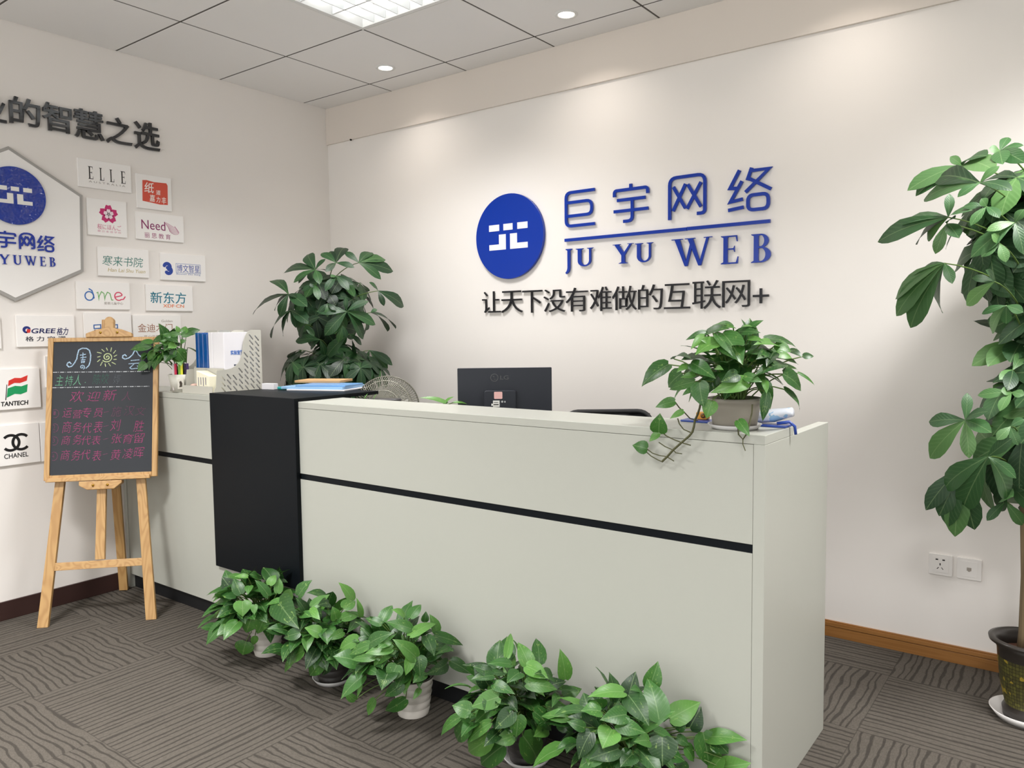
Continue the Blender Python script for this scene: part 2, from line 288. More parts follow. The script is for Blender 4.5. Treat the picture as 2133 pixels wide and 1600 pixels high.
LEAVES['LC']=[(2236,-1714,379,2201,-1632,408,42,27,-38,89),(2269,-1645,387,2256,-1687,418,29,44,-30,84),(2293,-1640,381,2278,-1569,407,39,35,-20,91),(2292,-1569,346,2294,-1563,381,26,56,-33,76),(2327,-1544,307,2305,-1555,372,39,61,-23,76),(2333,-1677,364,2281,-1741,398,38,66,-45,60),(2345,-1694,348,2328,-1541,345,39,41,-30,86),(2242,-1724,374,2174,-1735,386,29,58,-53,62),(2232,-1769,322,2323,-1752,374,47,52,-52,68),(2373,-1696,282,2332,-1759,357,50,65,-41,64),(2361,-1635,332,2413,-1652,283,44,75,-37,55),(2346,-1578,313,2398,-1484,259,36,78,-32,54),(2365,-1513,252,2413,-1638,287,29,67,-38,64),(2158,-1755,312,2048,-1757,241,50,28,-72,64),(2237,-1770,320,2153,-1795,272,35,56,-54,63),(2317,-1750,318,2242,-1803,303,38,46,-57,68),(2264,-1777,284,2172,-1801,263,29,25,-75,62),(2333,-1746,266,2323,-1771,215,54,62,-68,38),(2364,-1711,289,2369,-1743,238,35,71,-33,62),(2375,-1689,284,2394,-1701,224,51,43,-35,83),(2357,-1529,200,2403,-1682,227,45,94,-18,30),(2365,-1519,205,2421,-1475,159,43,78,-29,56),(2235,-1779,238,2298,-1790,240,29,71,-57,41),(2185,-1775,214,2170,-1786,172,30,29,-80,53),(2331,-1722,193,2281,-1757,147,42,68,-69,27),(2300,-1677,114,2204,-1686,44,44,59,-81,3),(2103,-1725,74,2075,-1748,111,38,11,-98,15),(2167,-1748,146,2110,-1727,77,24,33,-59,73),(2181,-1705,89,2138,-1705,18,34,12,-95,29),(2378,-1664,223,2377,-1719,207,38,64,-41,66),(2348,-1656,154,2345,-1688,128,20,58,-66,48),(2303,-1747,338,2290,-1792,325,34,34,-54,77)]
LEAVES['LD']=[(2776,-1734,397,2721,-1638,431,26,48,-35,80),(2835,-1703,375,2786,-1691,432,45,36,-48,80),(2837,-1656,368,2783,-1592,413,44,62,-35,70),(2857,-1547,283,2842,-1548,374,48,38,-29,88),(2800,-1746,386,2761,-1803,401,32,23,-45,86),(2831,-1713,377,2895,-1691,350,47,42,-50,76),(2851,-1741,340,2908,-1661,310,43,46,-51,73),(2856,-1556,235,2898,-1516,252,40,80,-22,56),(2759,-1789,367,2714,-1815,384,30,36,-64,68),(2772,-1791,362,2721,-1835,355,30,10,-63,77),(2798,-1803,311,2735,-1850,284,50,45,-76,47),(2777,-1813,304,2779,-1842,274,37,53,-49,69),(2710,-1821,250,2651,-1838,259,46,6,-75,65),(2779,-1801,343,2852,-1798,334,32,29,-63,72),(2832,-1780,269,2797,-1822,224,48,44,-77,47),(2840,-1768,255,2839,-1777,191,48,61,-48,63),(2868,-1728,258,2894,-1671,184,49,67,-34,66),(2882,-1682,253,2878,-1545,166,47,68,-27,68),(2869,-1672,191,2871,-1733,187,44,60,-74,29),(2661,-1808,215,2550,-1788,112,35,-5,-79,61),(2703,-1814,216,2595,-1764,95,53,25,-91,32),(2770,-1806,228,2666,-1801,130,34,36,-64,68),(2753,-1786,171,2624,-1745,60,59,29,-94,20),(2774,-1753,138,2653,-1723,21,65,14,-95,28),(2832,-1735,178,2802,-1612,27,75,86,-43,26),(2814,-1757,182,2780,-1806,173,41,39,-86,34),(2881,-1629,271,2909,-1696,271,23,51,-55,66),(2829,-1743,368,2830,-1805,363,44,29,-43,85),(2866,-1631,322,2876,-1728,375,40,64,-28,72)]
LEAVES['LE']=[(3158,-1580,352,3172,-1552,420,49,47,-8,88),(3221,-1647,306,3154,-1581,384,68,45,-39,80),(3208,-1551,266,3270,-1484,304,60,65,-44,61),(3249,-1512,234,3271,-1486,291,56,36,-58,73),(3148,-1710,386,3097,-1804,400,44,29,-38,88),(3161,-1708,381,3235,-1732,331,58,36,-57,74),(3180,-1752,351,3147,-1828,360,46,51,-54,67),(3126,-1791,360,3093,-1833,371,46,14,-48,87),(3160,-1793,323,3157,-1837,292,59,34,-55,76),(3113,-1820,312,3094,-1853,249,51,3,-74,67),(3095,-1821,319,3057,-1847,336,28,16,-75,64),(3175,-1786,273,3125,-1847,258,44,55,-63,55),(3231,-1649,261,3246,-1678,198,77,32,-58,75),(3222,-1706,274,3218,-1778,303,35,62,-46,64),(3276,-1484,216,3294,-1480,119,67,45,-60,66),(3286,-1475,202,3397,-1475,232,48,36,-52,78),(3329,-1475,131,3409,-1475,167,51,55,-71,44),(3305,-1475,198,3348,-1475,174,61,72,-40,57),(3168,-1782,334,3233,-1746,317,41,43,-65,63),(3224,-1542,211,3253,-1521,188,28,47,-50,72),(3241,-1526,182,3264,-1511,140,46,69,-16,70),(3145,-1809,269,3090,-1846,221,47,15,-81,56),(3169,-1649,368,3178,-1722,408,33,39,-44,81),(3219,-1543,239,3240,-1524,274,45,52,-10,85),(3199,-1753,253,3188,-1801,237,47,33,-60,73),(3222,-1548,129,3251,-1525,90,57,49,-68,54),(3329,-1475,159,3290,-1484,89,57,34,-12,93)]
LEAVES['LHOLDER']=[(568,-1409,1354,542,-1382,1391,33,78,-47,42),(562,-1429,1361,550,-1437,1392,22,64,-54,55),(549,-1380,1357,570,-1321,1372,38,90,-28,35),(579,-1426,1342,554,-1342,1360,31,85,-40,34),(433,-1506,1296,347,-1565,1278,41,28,-94,18),(452,-1506,1311,370,-1527,1318,28,31,-74,60),(531,-1485,1336,470,-1521,1312,38,71,-40,58),(558,-1467,1339,531,-1498,1352,28,81,-39,44),(547,-1478,1336,608,-1461,1311,41,80,-27,54),(591,-1441,1313,616,-1425,1319,21,94,-20,28),(585,-1459,1273,587,-1412,1211,58,93,-36,2),(581,-1466,1276,564,-1486,1223,29,68,-72,13),(551,-1489,1277,542,-1503,1233,31,81,-59,1),(465,-1508,1267,411,-1513,1222,33,70,-71,-8),(403,-1511,1257,393,-1534,1220,39,11,-98,17),(409,-1520,1210,389,-1553,1173,42,84,-45,30),(422,-1499,1228,422,-1515,1176,23,40,-91,5),(517,-1502,1293,486,-1523,1265,33,51,-80,32),(550,-1469,1345,595,-1438,1354,31,93,-24,28),(559,-1482,1308,534,-1511,1318,34,67,-59,45),(582,-1463,1301,574,-1498,1286,38,82,-23,53),(489,-1499,1239,455,-1508,1216,28,41,-81,43)]
LEAVES['PL']=[[[655,-666,1697],[[487,-587,1803],[314,-629,1708],[551,-741,1630],[744,-712,1614],[675,-612,1761]]],[[725,-579,1736],[[600,-579,1801],[632,-544,1811],[740,-665,1683],[823,-533,1709],[598,-402,1849]]],[[773,-454,1741],[[690,-483,1808],[720,-304,1819],[783,-254,1778],[824,-230,1705],[859,-365,1650]]],[[513,-744,1566],[[260,-666,1665],[155,-740,1466],[359,-730,1480],[442,-757,1441],[693,-763,1495],[610,-768,1544]]],[[866,-633,1463],[[752,-745,1467],[761,-706,1333],[876,-523,1309],[918,-470,1392],[927,-530,1522],[874,-645,1538]]],[[886,-418,1580],[[880,-204,1496],[920,-407,1495],[896,-490,1625]]],[[547,-758,1475],[[257,-692,1326],[402,-713,1332],[597,-764,1379],[705,-754,1401]]],[[648,-745,1396],[[593,-741,1319],[706,-728,1330],[761,-739,1435]]],[[910,-501,1457],[[850,-245,1374],[818,-279,1358],[932,-472,1475]]],[[781,-629,1659],[[875,-622,1579],[780,-666,1652],[877,-591,1610],[784,-709,1574]]],[[696,-710,1613],[[760,-735,1528],[693,-737,1600],[642,-755,1578]]],[[844,-603,1340],[[671,-628,1208],[647,-420,1125],[853,-518,1279]]],[[708,-693,1312],[[545,-734,1307],[629,-698,1258],[686,-641,1221]]],[[734,-353,1243],[[826,-258,1156],[804,-277,1134],[707,-373,1156]]],[[510,-665,1251],[[287,-660,1072],[352,-635,1205],[333,-633,1078]]],[[457,-551,1089],[[332,-633,1071],[431,-579,1134],[525,-518,1146],[488,-530,1051]]],[[674,-530,1193],[[593,-457,1081],[559,-490,1126],[626,-435,1113]]],[[577,-613,1207],[[425,-586,1153],[497,-535,1127],[626,-561,1168]]],[[676,-395,1156],[[668,-392,1061],[726,-343,1072],[620,-432,1062]]],[[790,-702,1505],[[763,-740,1458],[844,-689,1469],[804,-716,1434]]],[[841,-644,1387],[[800,-686,1341],[845,-620,1316],[803,-645,1293]]],[[548,-483,1062],[[481,-527,999],[593,-443,998],[646,-406,1035]]]]
LEAVES['PR']=[[[3754,-515,1873],[[3720,-530,1905],[3836,-669,1872],[3608,-608,1801],[3631,-600,1782],[3867,-750,1813]]],[[3831,-749,1775],[[3686,-562,1841],[3650,-593,1768],[3777,-782,1736],[3878,-742,1821],[3918,-813,1737]]],[[3867,-613,1887],[[3884,-558,1939],[3840,-632,1895],[3929,-630,1894],[3938,-718,1828],[3885,-732,1829]]],[[3749,-749,1681],[[3750,-741,1754],[3577,-638,1681],[3528,-665,1633],[3637,-616,1620],[3822,-839,1688],[3672,-640,1628]]],[[3741,-742,1542],[[3628,-626,1506],[3581,-647,1442],[3584,-645,1383],[3625,-623,1340],[3711,-583,1389],[3771,-792,1477]]],[[3929,-834,1640],[[3825,-864,1548],[3955,-863,1547],[3864,-873,1620],[3950,-838,1675]]],[[3747,-754,1661],[[3791,-845,1609],[3717,-754,1571],[3776,-818,1671]]],[[3883,-826,1475],[[3804,-767,1409],[3828,-846,1488],[3866,-868,1508]]],[[3910,-776,1406],[[3847,-772,1384],[3864,-688,1324],[3909,-749,1352],[3953,-781,1386]]],[[3856,-816,1694],[[3822,-857,1640],[3894,-863,1655],[3844,-829,1717],[3796,-818,1700]]],[[3895,-852,1582],[[3853,-874,1546],[3914,-873,1527],[3878,-877,1607]]],[[3931,-360,1295],[[3794,-473,1217],[3844,-526,1220],[3908,-554,1235]]],[[3797,-632,1046],[[3798,-607,1133],[3679,-561,1027],[3684,-565,902],[3814,-658,927],[3877,-726,1024],[3862,-708,1086]]],[[3867,-681,941],[[3930,-724,1007],[3725,-544,800],[3779,-509,723],[3917,-566,791],[3943,-663,878]]],[[3773,-519,868],[[3678,-563,725],[3740,-526,667],[3762,-510,630],[3816,-481,655],[3717,-541,703]]],[[3898,-440,757],[[3849,-466,692],[3951,-396,674],[3926,-595,810]]],[[3922,-660,1142],[[3896,-680,1147],[3831,-660,1130],[3897,-716,1089],[3955,-676,1136]]],[[3917,-577,1207],[[3888,-643,1181],[3913,-677,1151],[3940,-487,1259]]],[[3925,-705,1041],[[3893,-727,1001],[3947,-716,987],[3959,-708,1067]]]]
VSTEM=[([(3238,-1420,1145),(3234,-1420,1126),(3228,-1420,1107),(3245,-1478,1096),(3242,-1478,1078),(3238,-1478,1064),(3228,-1478,1051),(3205,-1478,1031),(3181,-1478,1009),(3163,-1478,989),(3146,-1478,972)],32),([(3146,-1478,1057),(3159,-1478,1047),(3186,-1478,1037),(3212,-1478,1030),(3233,-1478,1026)],18),([(3136,-1478,1027),(3156,-1478,1016),(3181,-1478,1008),(3189,-1478,1001),(3207,-1478,1000)],16),([(3098,-1478,1005),(3116,-1478,994),(3139,-1478,989),(3160,-1478,988),(3183,-1478,977)],16),([(3092,-1478,999),(3112,-1478,985),(3133,-1478,976),(3146,-1478,972)],16),([(3166,-1440,1143),(3181,-1440,1125),(3198,-1440,1111),(3214,-1440,1096),(3237,-1440,1091)],18),([(3190,-1470,1098),(3195,-1470,1083),(3208,-1470,1068),(3228,-1470,1061)],18),([(3392,-1440,1145),(3391,-1440,1121),(3396,-1472,1096),(3391,-1472,1072),(3379,-1472,1053),(3367,-1472,1065),(3364,-1472,1091)],22),([(3380,-1475,1054),(3380,-1475,1040),(3387,-1475,1023)],14)]
VLEAF=[(3187,-1482,1147,3135,-1500,1130,25,30,-85,45),(3213,-1482,1121,3180,-1500,1100,15,30,-85,45),(3138,-1482,1056,3150,-1500,1112,39,30,-85,45),(3138,-1482,1054,3116,-1500,1030,17,30,-85,45),(3101,-1482,1006,3063,-1500,1016,32,30,-85,45),(3369,-1482,1104,3407,-1500,1067,24,30,-85,45)]

# ---------------------------------------------------------------- setting
b = MB(); b.box((-.1, YF-.1, -.1), (XR+.1, .1, 0)); struct(b.build('floor', m_carpet()))
b = MB(); b.box((-.1, YF-.1, -.1), (0, .1, H+.12)); struct(b.build('wall_left', WALL))
b = MB(); b.box((0, 0, -.1), (XR, .1, H+.12)); struct(b.build('wall_back', WALL))
b = MB(); b.box((XR, YF-.1, -.1), (XR+.1, .1, H+.12)); struct(b.build('wall_right', WALL))
b = MB(); b.box((0, YF-.1, -.1), (FILL_WIN[0], YF, H+.12)); b.box((FILL_WIN[1], YF-.1, -.1), (XR, YF, H+.12)); b.box((FILL_WIN[0], YF-.1, -.1), (FILL_WIN[1], YF, FILL_WIN[2])); b.box((FILL_WIN[0], YF-.1, FILL_WIN[3]), (FILL_WIN[1], YF, H+.12)); struct(b.build('wall_front', WALL))
b = MB()
for k in range(5):
    x = FILL_WIN[0]+(FILL_WIN[1]-FILL_WIN[0])*k/4; b.box((x-.02, YF-.08, FILL_WIN[2]), (x+.02, YF-.03, FILL_WIN[3]))
b.box((FILL_WIN[0], YF-.08, FILL_WIN[2]), (FILL_WIN[1], YF-.03, FILL_WIN[2]+.04)); b.box((FILL_WIN[0], YF-.08, FILL_WIN[3]-.04), (FILL_WIN[1], YF-.03, FILL_WIN[3])); struct(b.build('window_1', METAL))  # unseen frame, added around the opening of the fill lamp
b = MB(); b.box((0, -.014, 2.588), (XR, 0, H)); struct(b.build('trim_1', m_paint('beam_paint', 'e2d9d0', .7), bevel=.002))
# suspended ceiling: separate pressed panels with open joints, a dark sheet above
b = MB(); g = .0028
xs = [0]+[.6136+.6*k for k in range(12)]+[XR]; ys = [0]+[-.1885-.6*k for k in range(10)]+[YF]
for i in range(len(xs)-1):
    for j in range(len(ys)-1):
        x0, x1, y1, y0 = xs[i], xs[i+1], ys[j], ys[j+1]
        if any(abs((x0+x1)/2-fx) < .05 and abs((y0+y1)/2-fy) < .05 for fx, fy in FIX): continue
        x0 += g if i else 0; x1 -= g; y0 += g; y1 -= g if j else 0
        e = .004
        lo = [(x0, y0, H+.004), (x0, y1, H+.004), (x1, y1, H+.004), (x1, y0, H+.004)]
        li = [(x0+e, y0+e, H), (x0+e, y1-e, H), (x1-e, y1-e, H), (x1-e, y0+e, H)]
        hi = [(x0, y0, H+.02), (x0, y1, H+.02), (x1, y1, H+.02), (x1, y0, H+.02)]
        b.add(lo+li+hi, [(4, 5, 6, 7), (0, 1, 5, 4), (1, 2, 6, 5), (2, 3, 7, 6), (3, 0, 4, 7), (0, 8, 9, 1), (1, 9, 10, 2), (2, 10, 11, 3), (3, 11, 8, 0), (11, 10, 9, 8)])
struct(b.build('ceiling', CEIL))
b = MB()
for x in xs[1:-1]: b.box((x-.0045, YF, H+.0012), (x+.0045, 0, H+.004))
for y in ys[1:-1]: b.box((0, y-.0045, H+.0012), (XR, y+.0045, H+.004))
struct(b.build('trim_3', mat('ceiling_joint', '5f5b56', .8)))
b = MB(); b.box((-.1, YF-.1, H+.12), (XR+.1, .1, H+.2)); struct(b.build('trim_2', DGREY))  # unseen dark sheet, added to stop light leaking through the joints
# baseboards
BWOOD = m_wood('baseboard_wood', '9c6c3a', '845728', .35, 1, 0)
b = MB()
for z0, z1, t in ((0, .044, .012), (.044, .047, .008), (.047, .063, .013), (.063, .07, .009)): b.box((0, -t, z0), (XR, 0, z1))
struct(b.build('baseboard_back', BWOOD, bevel=.001))
b = MB(); b.box((0, YF, 0), (.012, -1.5, .09)); struct(b.build('baseboard_left', m_paint('dark_brown_skirting', '3b2926', .35), bevel=.002))
# ---------------------------------------------------------------- ceiling lights
TUBE = mat('lamp_tube', 'ffffff', .5, emit=3.5); LOUV = mat('louvre_white', 'eef0f0', .3); LENS = mat('downlight_lens', 'fff6ea', .5, emit=9)
def area(name, loc, sx, sy, watts, col, parent, shape='RECTANGLE', spread=180):
    l = bpy.data.lights.new(name, 'AREA'); l.shape = shape; l.size = sx; l.size_y = sy; l.energy = watts; l.color = col; l.spread = math.radians(spread)
    o = bpy.data.objects.new(name, l); COL.objects.link(o); o.parent = parent; o.location = Vector(loc)-ORG[parent.name]; return o
FL = ['square recessed louvred ceiling light above the black desk block'] + ['square recessed louvred ceiling light outside the picture above the camera side']*9
for i, (x, y) in enumerate(FIX):
    t = thing('ceiling_light', 'square recessed ceiling light with white louvre cells and bright tubes' if i == 0 else 'square louvred ceiling light of the grid outside the picture', 'ceiling light', (x, y, H), 'recessed louvred lights')
    b = MB(); o = .2975
    for lo, hi in (((-o, -o), (o, -o+.022)), ((-o, o-.022), (o, o)), ((-o, -o+.022), (-o+.022, o-.022)), ((o-.022, -o+.022), (o, o-.022))):
        b.box((x+lo[0], y+lo[1], H-.003), (x+hi[0], y+hi[1], H+.085))
    b.box((x-o, y-o, H+.085), (x+o, y+o, H+.095)); b.build('frame', METAL, t)
    b = MB(); n = 7
    for k in range(1, 3): b.box((x-.274, y-.274+.548*k/3-.004, H+.002), (x+.274, y-.274+.548*k/3+.004, H+.04))
    for k in range(1, n): b.box((x-.274+.548*k/n-.002, y-.274, H+.002), (x-.274+.548*k/n+.002, y+.274, H+.04))
    b.build('louvre', LOUV, t)
    for k in range(3):
        yy = y-.274+.548*(k+.5)/3; b = MB(); b.tube([(x-.27, yy, H+.052), (x+.27, yy, H+.052)], .013, 12); b.build('tube', TUBE, t)
    area('troffer_light', (x, y, H-.0036), .54, .54, TROFFER_W[i], (1, .985, .975), t, 'RECTANGLE', 128)
DL = ['round recessed downlight near the corner, left of the two', 'round recessed downlight further right near the upper frame edge', 'round recessed downlight over the right part of the logo wall', 'round recessed downlight over the far right of the back wall']
for i, (x, y) in enumerate(DOWN):
    t = thing('downlight', DL[i], 'downlight', (x, y, H), 'round downlights along the back wall')
    MB().lathe((x, y, H), [(.036, .001), (.040, -.004), (.052, -.004), (.055, 0)]).build('trim_ring', METAL, t)
    MB().lathe((x, y, H), [(.0, -.002), (.037, -.002)], 24).build('lens', LENS, t)
    area('downlight_lamp', (x, y, H-.007), .07, .07, DOWN_W, (1, .91, .82), t, 'DISK', 125)
# ---------------------------------------------------------------- reception desk
YD, XE, ZT, ZC, YB, YL = -1.4513, 3.4324, 1.0645, 1.0387, -.8464, -1.211
D = thing('reception_desk', 'long white reception desk with a black block, black strip and raised counter', 'reception desk', (1.75, -1.15, 0))
b = MB(); b.box((.03, YD+.018, .0745), (XE-.032, YD+.03, ZC)); b.box((.03, YD, .0745), (XE-.0325, YD+.018, .7405)); b.box((.03, YD, .765), (XE-.0325, YD+.018, ZC-.001)); b.build('front_panel', WHITE, D, .001)
b = MB(); b.box((.03, YD+.004, .7405), (XE-.0325, YD+.018, .765)); b.build('black_strip', BLACK, D)
b = MB(); b.box((.03, YD+.02, 0), (XE-.034, YD+.035, .0745)); b.build('plinth', mat('plinth_black', '121316', .5), D)
b = MB(); b.box((XE-.032, YD, 0), (XE, YB, ZC)); b.build('side_panel', WHITE, D, .0015)
b = MB(); b.box((.004, YD-.004, 0), (.03, YB, ZC)); b.build('side_panel', WHITE, D, .0015)
b = MB(); b.box((.004, YD, ZC), (.868, YL, ZT)); b.box((1.484, YD, ZC), (XE, YL, ZT)); b.build('countertop', WHITE, D, .0015)
b = MB(); b.box((.868, YD-.02, .27), (1.486, YD-.0005, 1.079)); b.box((.868, YD-.0005, ZT-.02), (1.486, -1.165, 1.079)); b.build('black_block', BLACK, D, .0015)
b = MB(); b.box((.03, YL-.012, .74), (XE-.032, YL, ZC)); b.build('inner_panel', WHITE, D)
b = MB(); b.box((.03, YL+.001, .725), (XE-.032, YB-.003, .75)); b.box((.9, YB-.003, .725), (2.5, -.68, .75)); b.build('worktop', WHITE, D, .0015)
for x in (.04, XE-.5):
    b = MB(); b.box((x, -1.18, .0), (x+.4, YB-.004, .724)); b.build('drawer_pedestal', WHITE, D, .002)
# ---------------------------------------------------------------- wall signs
BLUE = mat('blue_acrylic', '04339e', .2, spec=.4); SIDEB = mat('blue_acrylic_plain', '1636a4', .25); INK = mat('black_acrylic', '1c1c20', .35, spec=.3)
PLATE = mat('sign_board', 'f8f5f2', .45); WSTICK = mat('white_vinyl', 'f4f2ee', .4); MIRROR = mat('black_mirror_acrylic', '1d1e23', .04, spec=.9)
def u(p, box): return [(box[0]+x*(box[2]-box[0]), box[1]+y*(box[3]-box[1])) for x, y in p]
def glyph_strokes(b, fr, box, strokes, w, w0, w1, cap=False):
    for k_, st in enumerate(strokes):
        w1 = w1-.00012
        cl = st[0] == 'c'; f = .0
        pts, f = (st[1], st[2]) if cl else (st[0], st[1])
        q = u(pts, box)
        if f: q = [tuple(p) for p in fillet(q, f, cl)]
        b.ribbon(fr, q, w, w0, w1, cl, cap)
JYWL = [
 [([(1, .97), (.04, .97), (.04, .03), (1, .03)], .03), ([(.04, .69), (.9, .69), (.9, .31), (.04, .31)], .03)],
 [([(.5, 1), (.5, .86)], 0), ([(.02, .70), (.02, .86), (.98, .86), (.98, .70)], .035), ([(.1, .6), (.92, .6)], 0), ([(0, .31), (1, .31)], 0), ([(.54, .6), (.54, .03), (.28, .03)], .04)],
 [([(.04, 0), (.04, .97), (.96, .97), (.96, .09), (.76, .09)], .035), ([(.14, .76), (.46, .24)], 0), ([(.46, .8), (.13, .2)], 0), ([(.52, .78), (.86, .24)], 0), ([(.86, .8), (.5, .22)], 0)],
 [([(.28, .98), (.06, .58), (.24, .56)], 0), ([(.34, .72), (.07, .26), (.36, .30)], 0), ([(.02, .07), (.38, .11)], 0), ([(.56, 1), (.46, .72)], 0), ([(.5, .93), (.95, .93), (.42, .45)], 0), ([(.5, .76), (1, .46)], 0), ('c', [(.48, .37), (.94, .37), (.94, .03), (.48, .03)], .025)]]
def serif(ch):
    P = []; R = lambda x0, y0, x1, y1: P.append([(x0, y0), (x1, y0), (x1, y1), (x0, y1)])
    def stem(x0, x1, y0, y1, base=True, top=True, e=.12):
        R(x0, y0, x1, y1)
        if base: P.append([(x0-e, y0), (x1+e, y0), (x1+e, y0+.025), (x1, y0+.07), (x0, y0+.07), (x0-e, y0+.025)])
        if top: P.append([(x0-e, y1), (x1+e, y1), (x1+e, y1-.025), (x1, y1-.07), (x0, y1-.07), (x0-e, y1-.025)])
    if ch == 'E':
        stem(.2, .42, 0, 1, e=.14); R(.42, .95, .9, 1); P.append([(.84, 1), (.92, 1), (.95, .78), (.92, .78)]); R(.42, .5, .78, .55); P.append([(.72, .525), (.8, .64), (.8, .41)]); R(.42, 0, .95, .05); P.append([(.86, 0), (.97, 0), (1, .25), (.97, .25)])
    if ch == 'L':
        stem(.2, .42, 0, 1, e=.16); R(.42, 0, .95, .045); P.append([(.86, 0), (.97, 0), (1, .28), (.97, .28)])
    if ch == 'J':
        stem(.5, .78, .3, 1, False, True, .2); L = arc((.2, .3), .58, .3, 0, -75, 10); r = arc((.14, .3), .36, .24, 0, -70, 10); P.append(('band', L, r))
    if ch == 'U':
        stem(.12, .32, .3, 1, False, True, .12); stem(.78, .88, .3, 1, False, True, .12)
        P.append(('band', arc((.5, .32), .38, .32, 180, 360, 20), arc((.55, .34), .23, .26, 180, 360, 20)))
    if ch == 'Y':
        stem(.42, .6, 0, .5, True, False, .14); P.append([(.04, 1), (.26, 1), (.6, .5), (.42, .42)]); P.append([(.86, 1), (.96, 1), (.6, .42), (.5, .48)])
        P.append([(-.04, 1), (.36, 1), (.36, .97), (-.04, .97)]); P.append([(.74, 1), (1.04, 1), (1.04, .97), (.74, .97)])
    if ch == 'W':
        P.append([(.05, 1), (.19, 1), (.4, 0), (.33, 0)]); P.append([(.33, 0), (.4, 0), (.56, .9), (.5, .98)]); P.append([(.4, 1), (.54, 1), (.76, 0), (.69, 0)]); P.append([(.69, 0), (.76, 0), (.96, 1), (.9, 1)])
        for x0, x1 in ((-.03, .27), (.33, .6), (.83, 1.04)): R(x0, .97, x1, 1)
    if ch == 'B':
        stem(.18, .4, 0, 1, e=.12)
        P.append(('band', [(.4, 1)]+arc((.5, .76), .36, .24, 90, -90, 14)+[(.4, .52)], [(.4, .95)]+arc((.5, .76), .16, .19, 90, -90, 14)+[(.4, .57)]))
        P.append(('band', [(.4, .55)]+arc((.52, .275), .44, .275, 90, -90, 14)+[(.4, 0)], [(.4, .5)]+arc((.5, .275), .22, .225, 90, -90, 14)+[(.4, .05)]))
    return P
def put_serif(b, fr, ch, box, w0, w1):
    for k, p in enumerate(serif(ch)):
        d = k*.00006
        if p[0] == 'band': b.band(fr, u(p[1], box), u(p[2], box), w0, w1-d)
        else: b.prism(fr, u(p, box), w0, w1-d)
BLUEW, DK = (.006, .016), (.006, .015)
# big round emblem
t = thing('logo_disc', 'large round blue logo disc with white block marks on the back wall', 'sign', (1.511, 0, 1.868), None)
b = MB(); b.disc(BACKW, (1.511, 1.868), .233, .004, .022, 72); b.build('disc', BLUE, t, .001)
b = MB()
def emblem(b, fr, x0, y0, x1, y1, w0, w1):
    bx = (x0, y0, x1, y1)
    for q in ([(0, .75), (.27, .75), (.27, 1), (0, 1)], [(.38, .75), (.62, .75), (.62, 1), (.38, 1)], [(.74, .75), (1, .75), (1, 1), (.74, 1)], [(0, 0), (.44, 0), (.44, .6), (.26, .6), (.26, .22), (0, .22)], [(.55, 0), (1, 0), (1, .22), (.73, .22), (.73, .6), (.55, .6)]):
        b.prism(fr, u(q, bx), w0, w1)
emblem(b, BACKW, 1.374, 1.798, 1.64, 1.938, .0215, .0228); b.build('emblem', WSTICK, t)
CH = [(1.875, 1.884, 2.056, 2.067), (2.166, 1.879, 2.358, 2.065), (2.463, 1.868, 2.656, 2.070), (2.757, 1.871, 2.956, 2.063)]
OD = ['leftmost', 'second from left', 'third from left', 'rightmost']
for k, bx in enumerate(CH):
    b = MB(); glyph_strokes(b, BACKW, bx, JYWL[k], .0155, *BLUEW)
    tag(b.build('wall_character', BLUE), 'tall raised blue acrylic character, %s in the row above the blue line' % OD[k], 'sign letter', 'blue characters above the line')
b = MB(); b.box((1.874, 1.810, .006), (2.56, 1.826, .018), BACKW); b.box((2.5615, 1.811, .006), (2.954, 1.827, .018), BACKW); tag(b.build('sign_line', BLUE), 'long thin blue line between the two rows of blue letters', 'sign')
for ch, bx, lb in zip('JUYUWEB', [(1.862, 1.640, 1.918, 1.772), (1.941, 1.676, 2.045, 1.769), (2.165, 1.677, 2.272, 1.774), (2.285, 1.676, 2.383, 1.770), (2.487, 1.644, 2.677, 1.774), (2.723, 1.642, 2.810, 1.770), (2.864, 1.640, 2.962, 1.767)],
    ['letter J', 'letter U right after the J', 'letter Y', 'letter U right after the Y', 'large letter W', 'large letter E', 'large letter B']):
    b = MB(); put_serif(b, BACKW, ch, bx, *BLUEW); tag(b.build('wall_letter', BLUE), 'raised blue serif %s under the blue line' % lb, 'sign letter', 'blue serif letters below the line')
SL = [(1.309, 1.451, 1.439, 1.571), (1.445, 1.448, 1.593, 1.569), (1.593, 1.444, 1.724, 1.566), (1.734, 1.445, 1.871, 1.566), (1.876, 1.444, 2.011, 1.569), (2.025, 1.443, 2.151, 1.567), (2.155, 1.445, 2.293, 1.565), (2.302, 1.444, 2.434, 1.566), (2.442, 1.444, 2.576, 1.564), (2.588, 1.44, 2.728, 1.572), (2.735, 1.444, 2.865, 1.565), (2.879, 1.458, 2.951, 1.525)]
NTH = ['first', 'second', 'third', 'fourth', 'fifth', 'sixth', 'seventh', 'eighth', 'ninth', 'tenth', 'eleventh']
for k, ch in enumerate('让天下没有难做的互联网+'):
    b = MB(); b.text(ch, BACKW, SL[k], *DK, bold=-.006)
    tag(b.build('wall_character', INK), 'black raised plus sign ending the slogan under the logo' if k == 11 else 'black raised character, %s from the left in the slogan under the blue letters' % NTH[k], 'sign letter', 'black slogan characters')
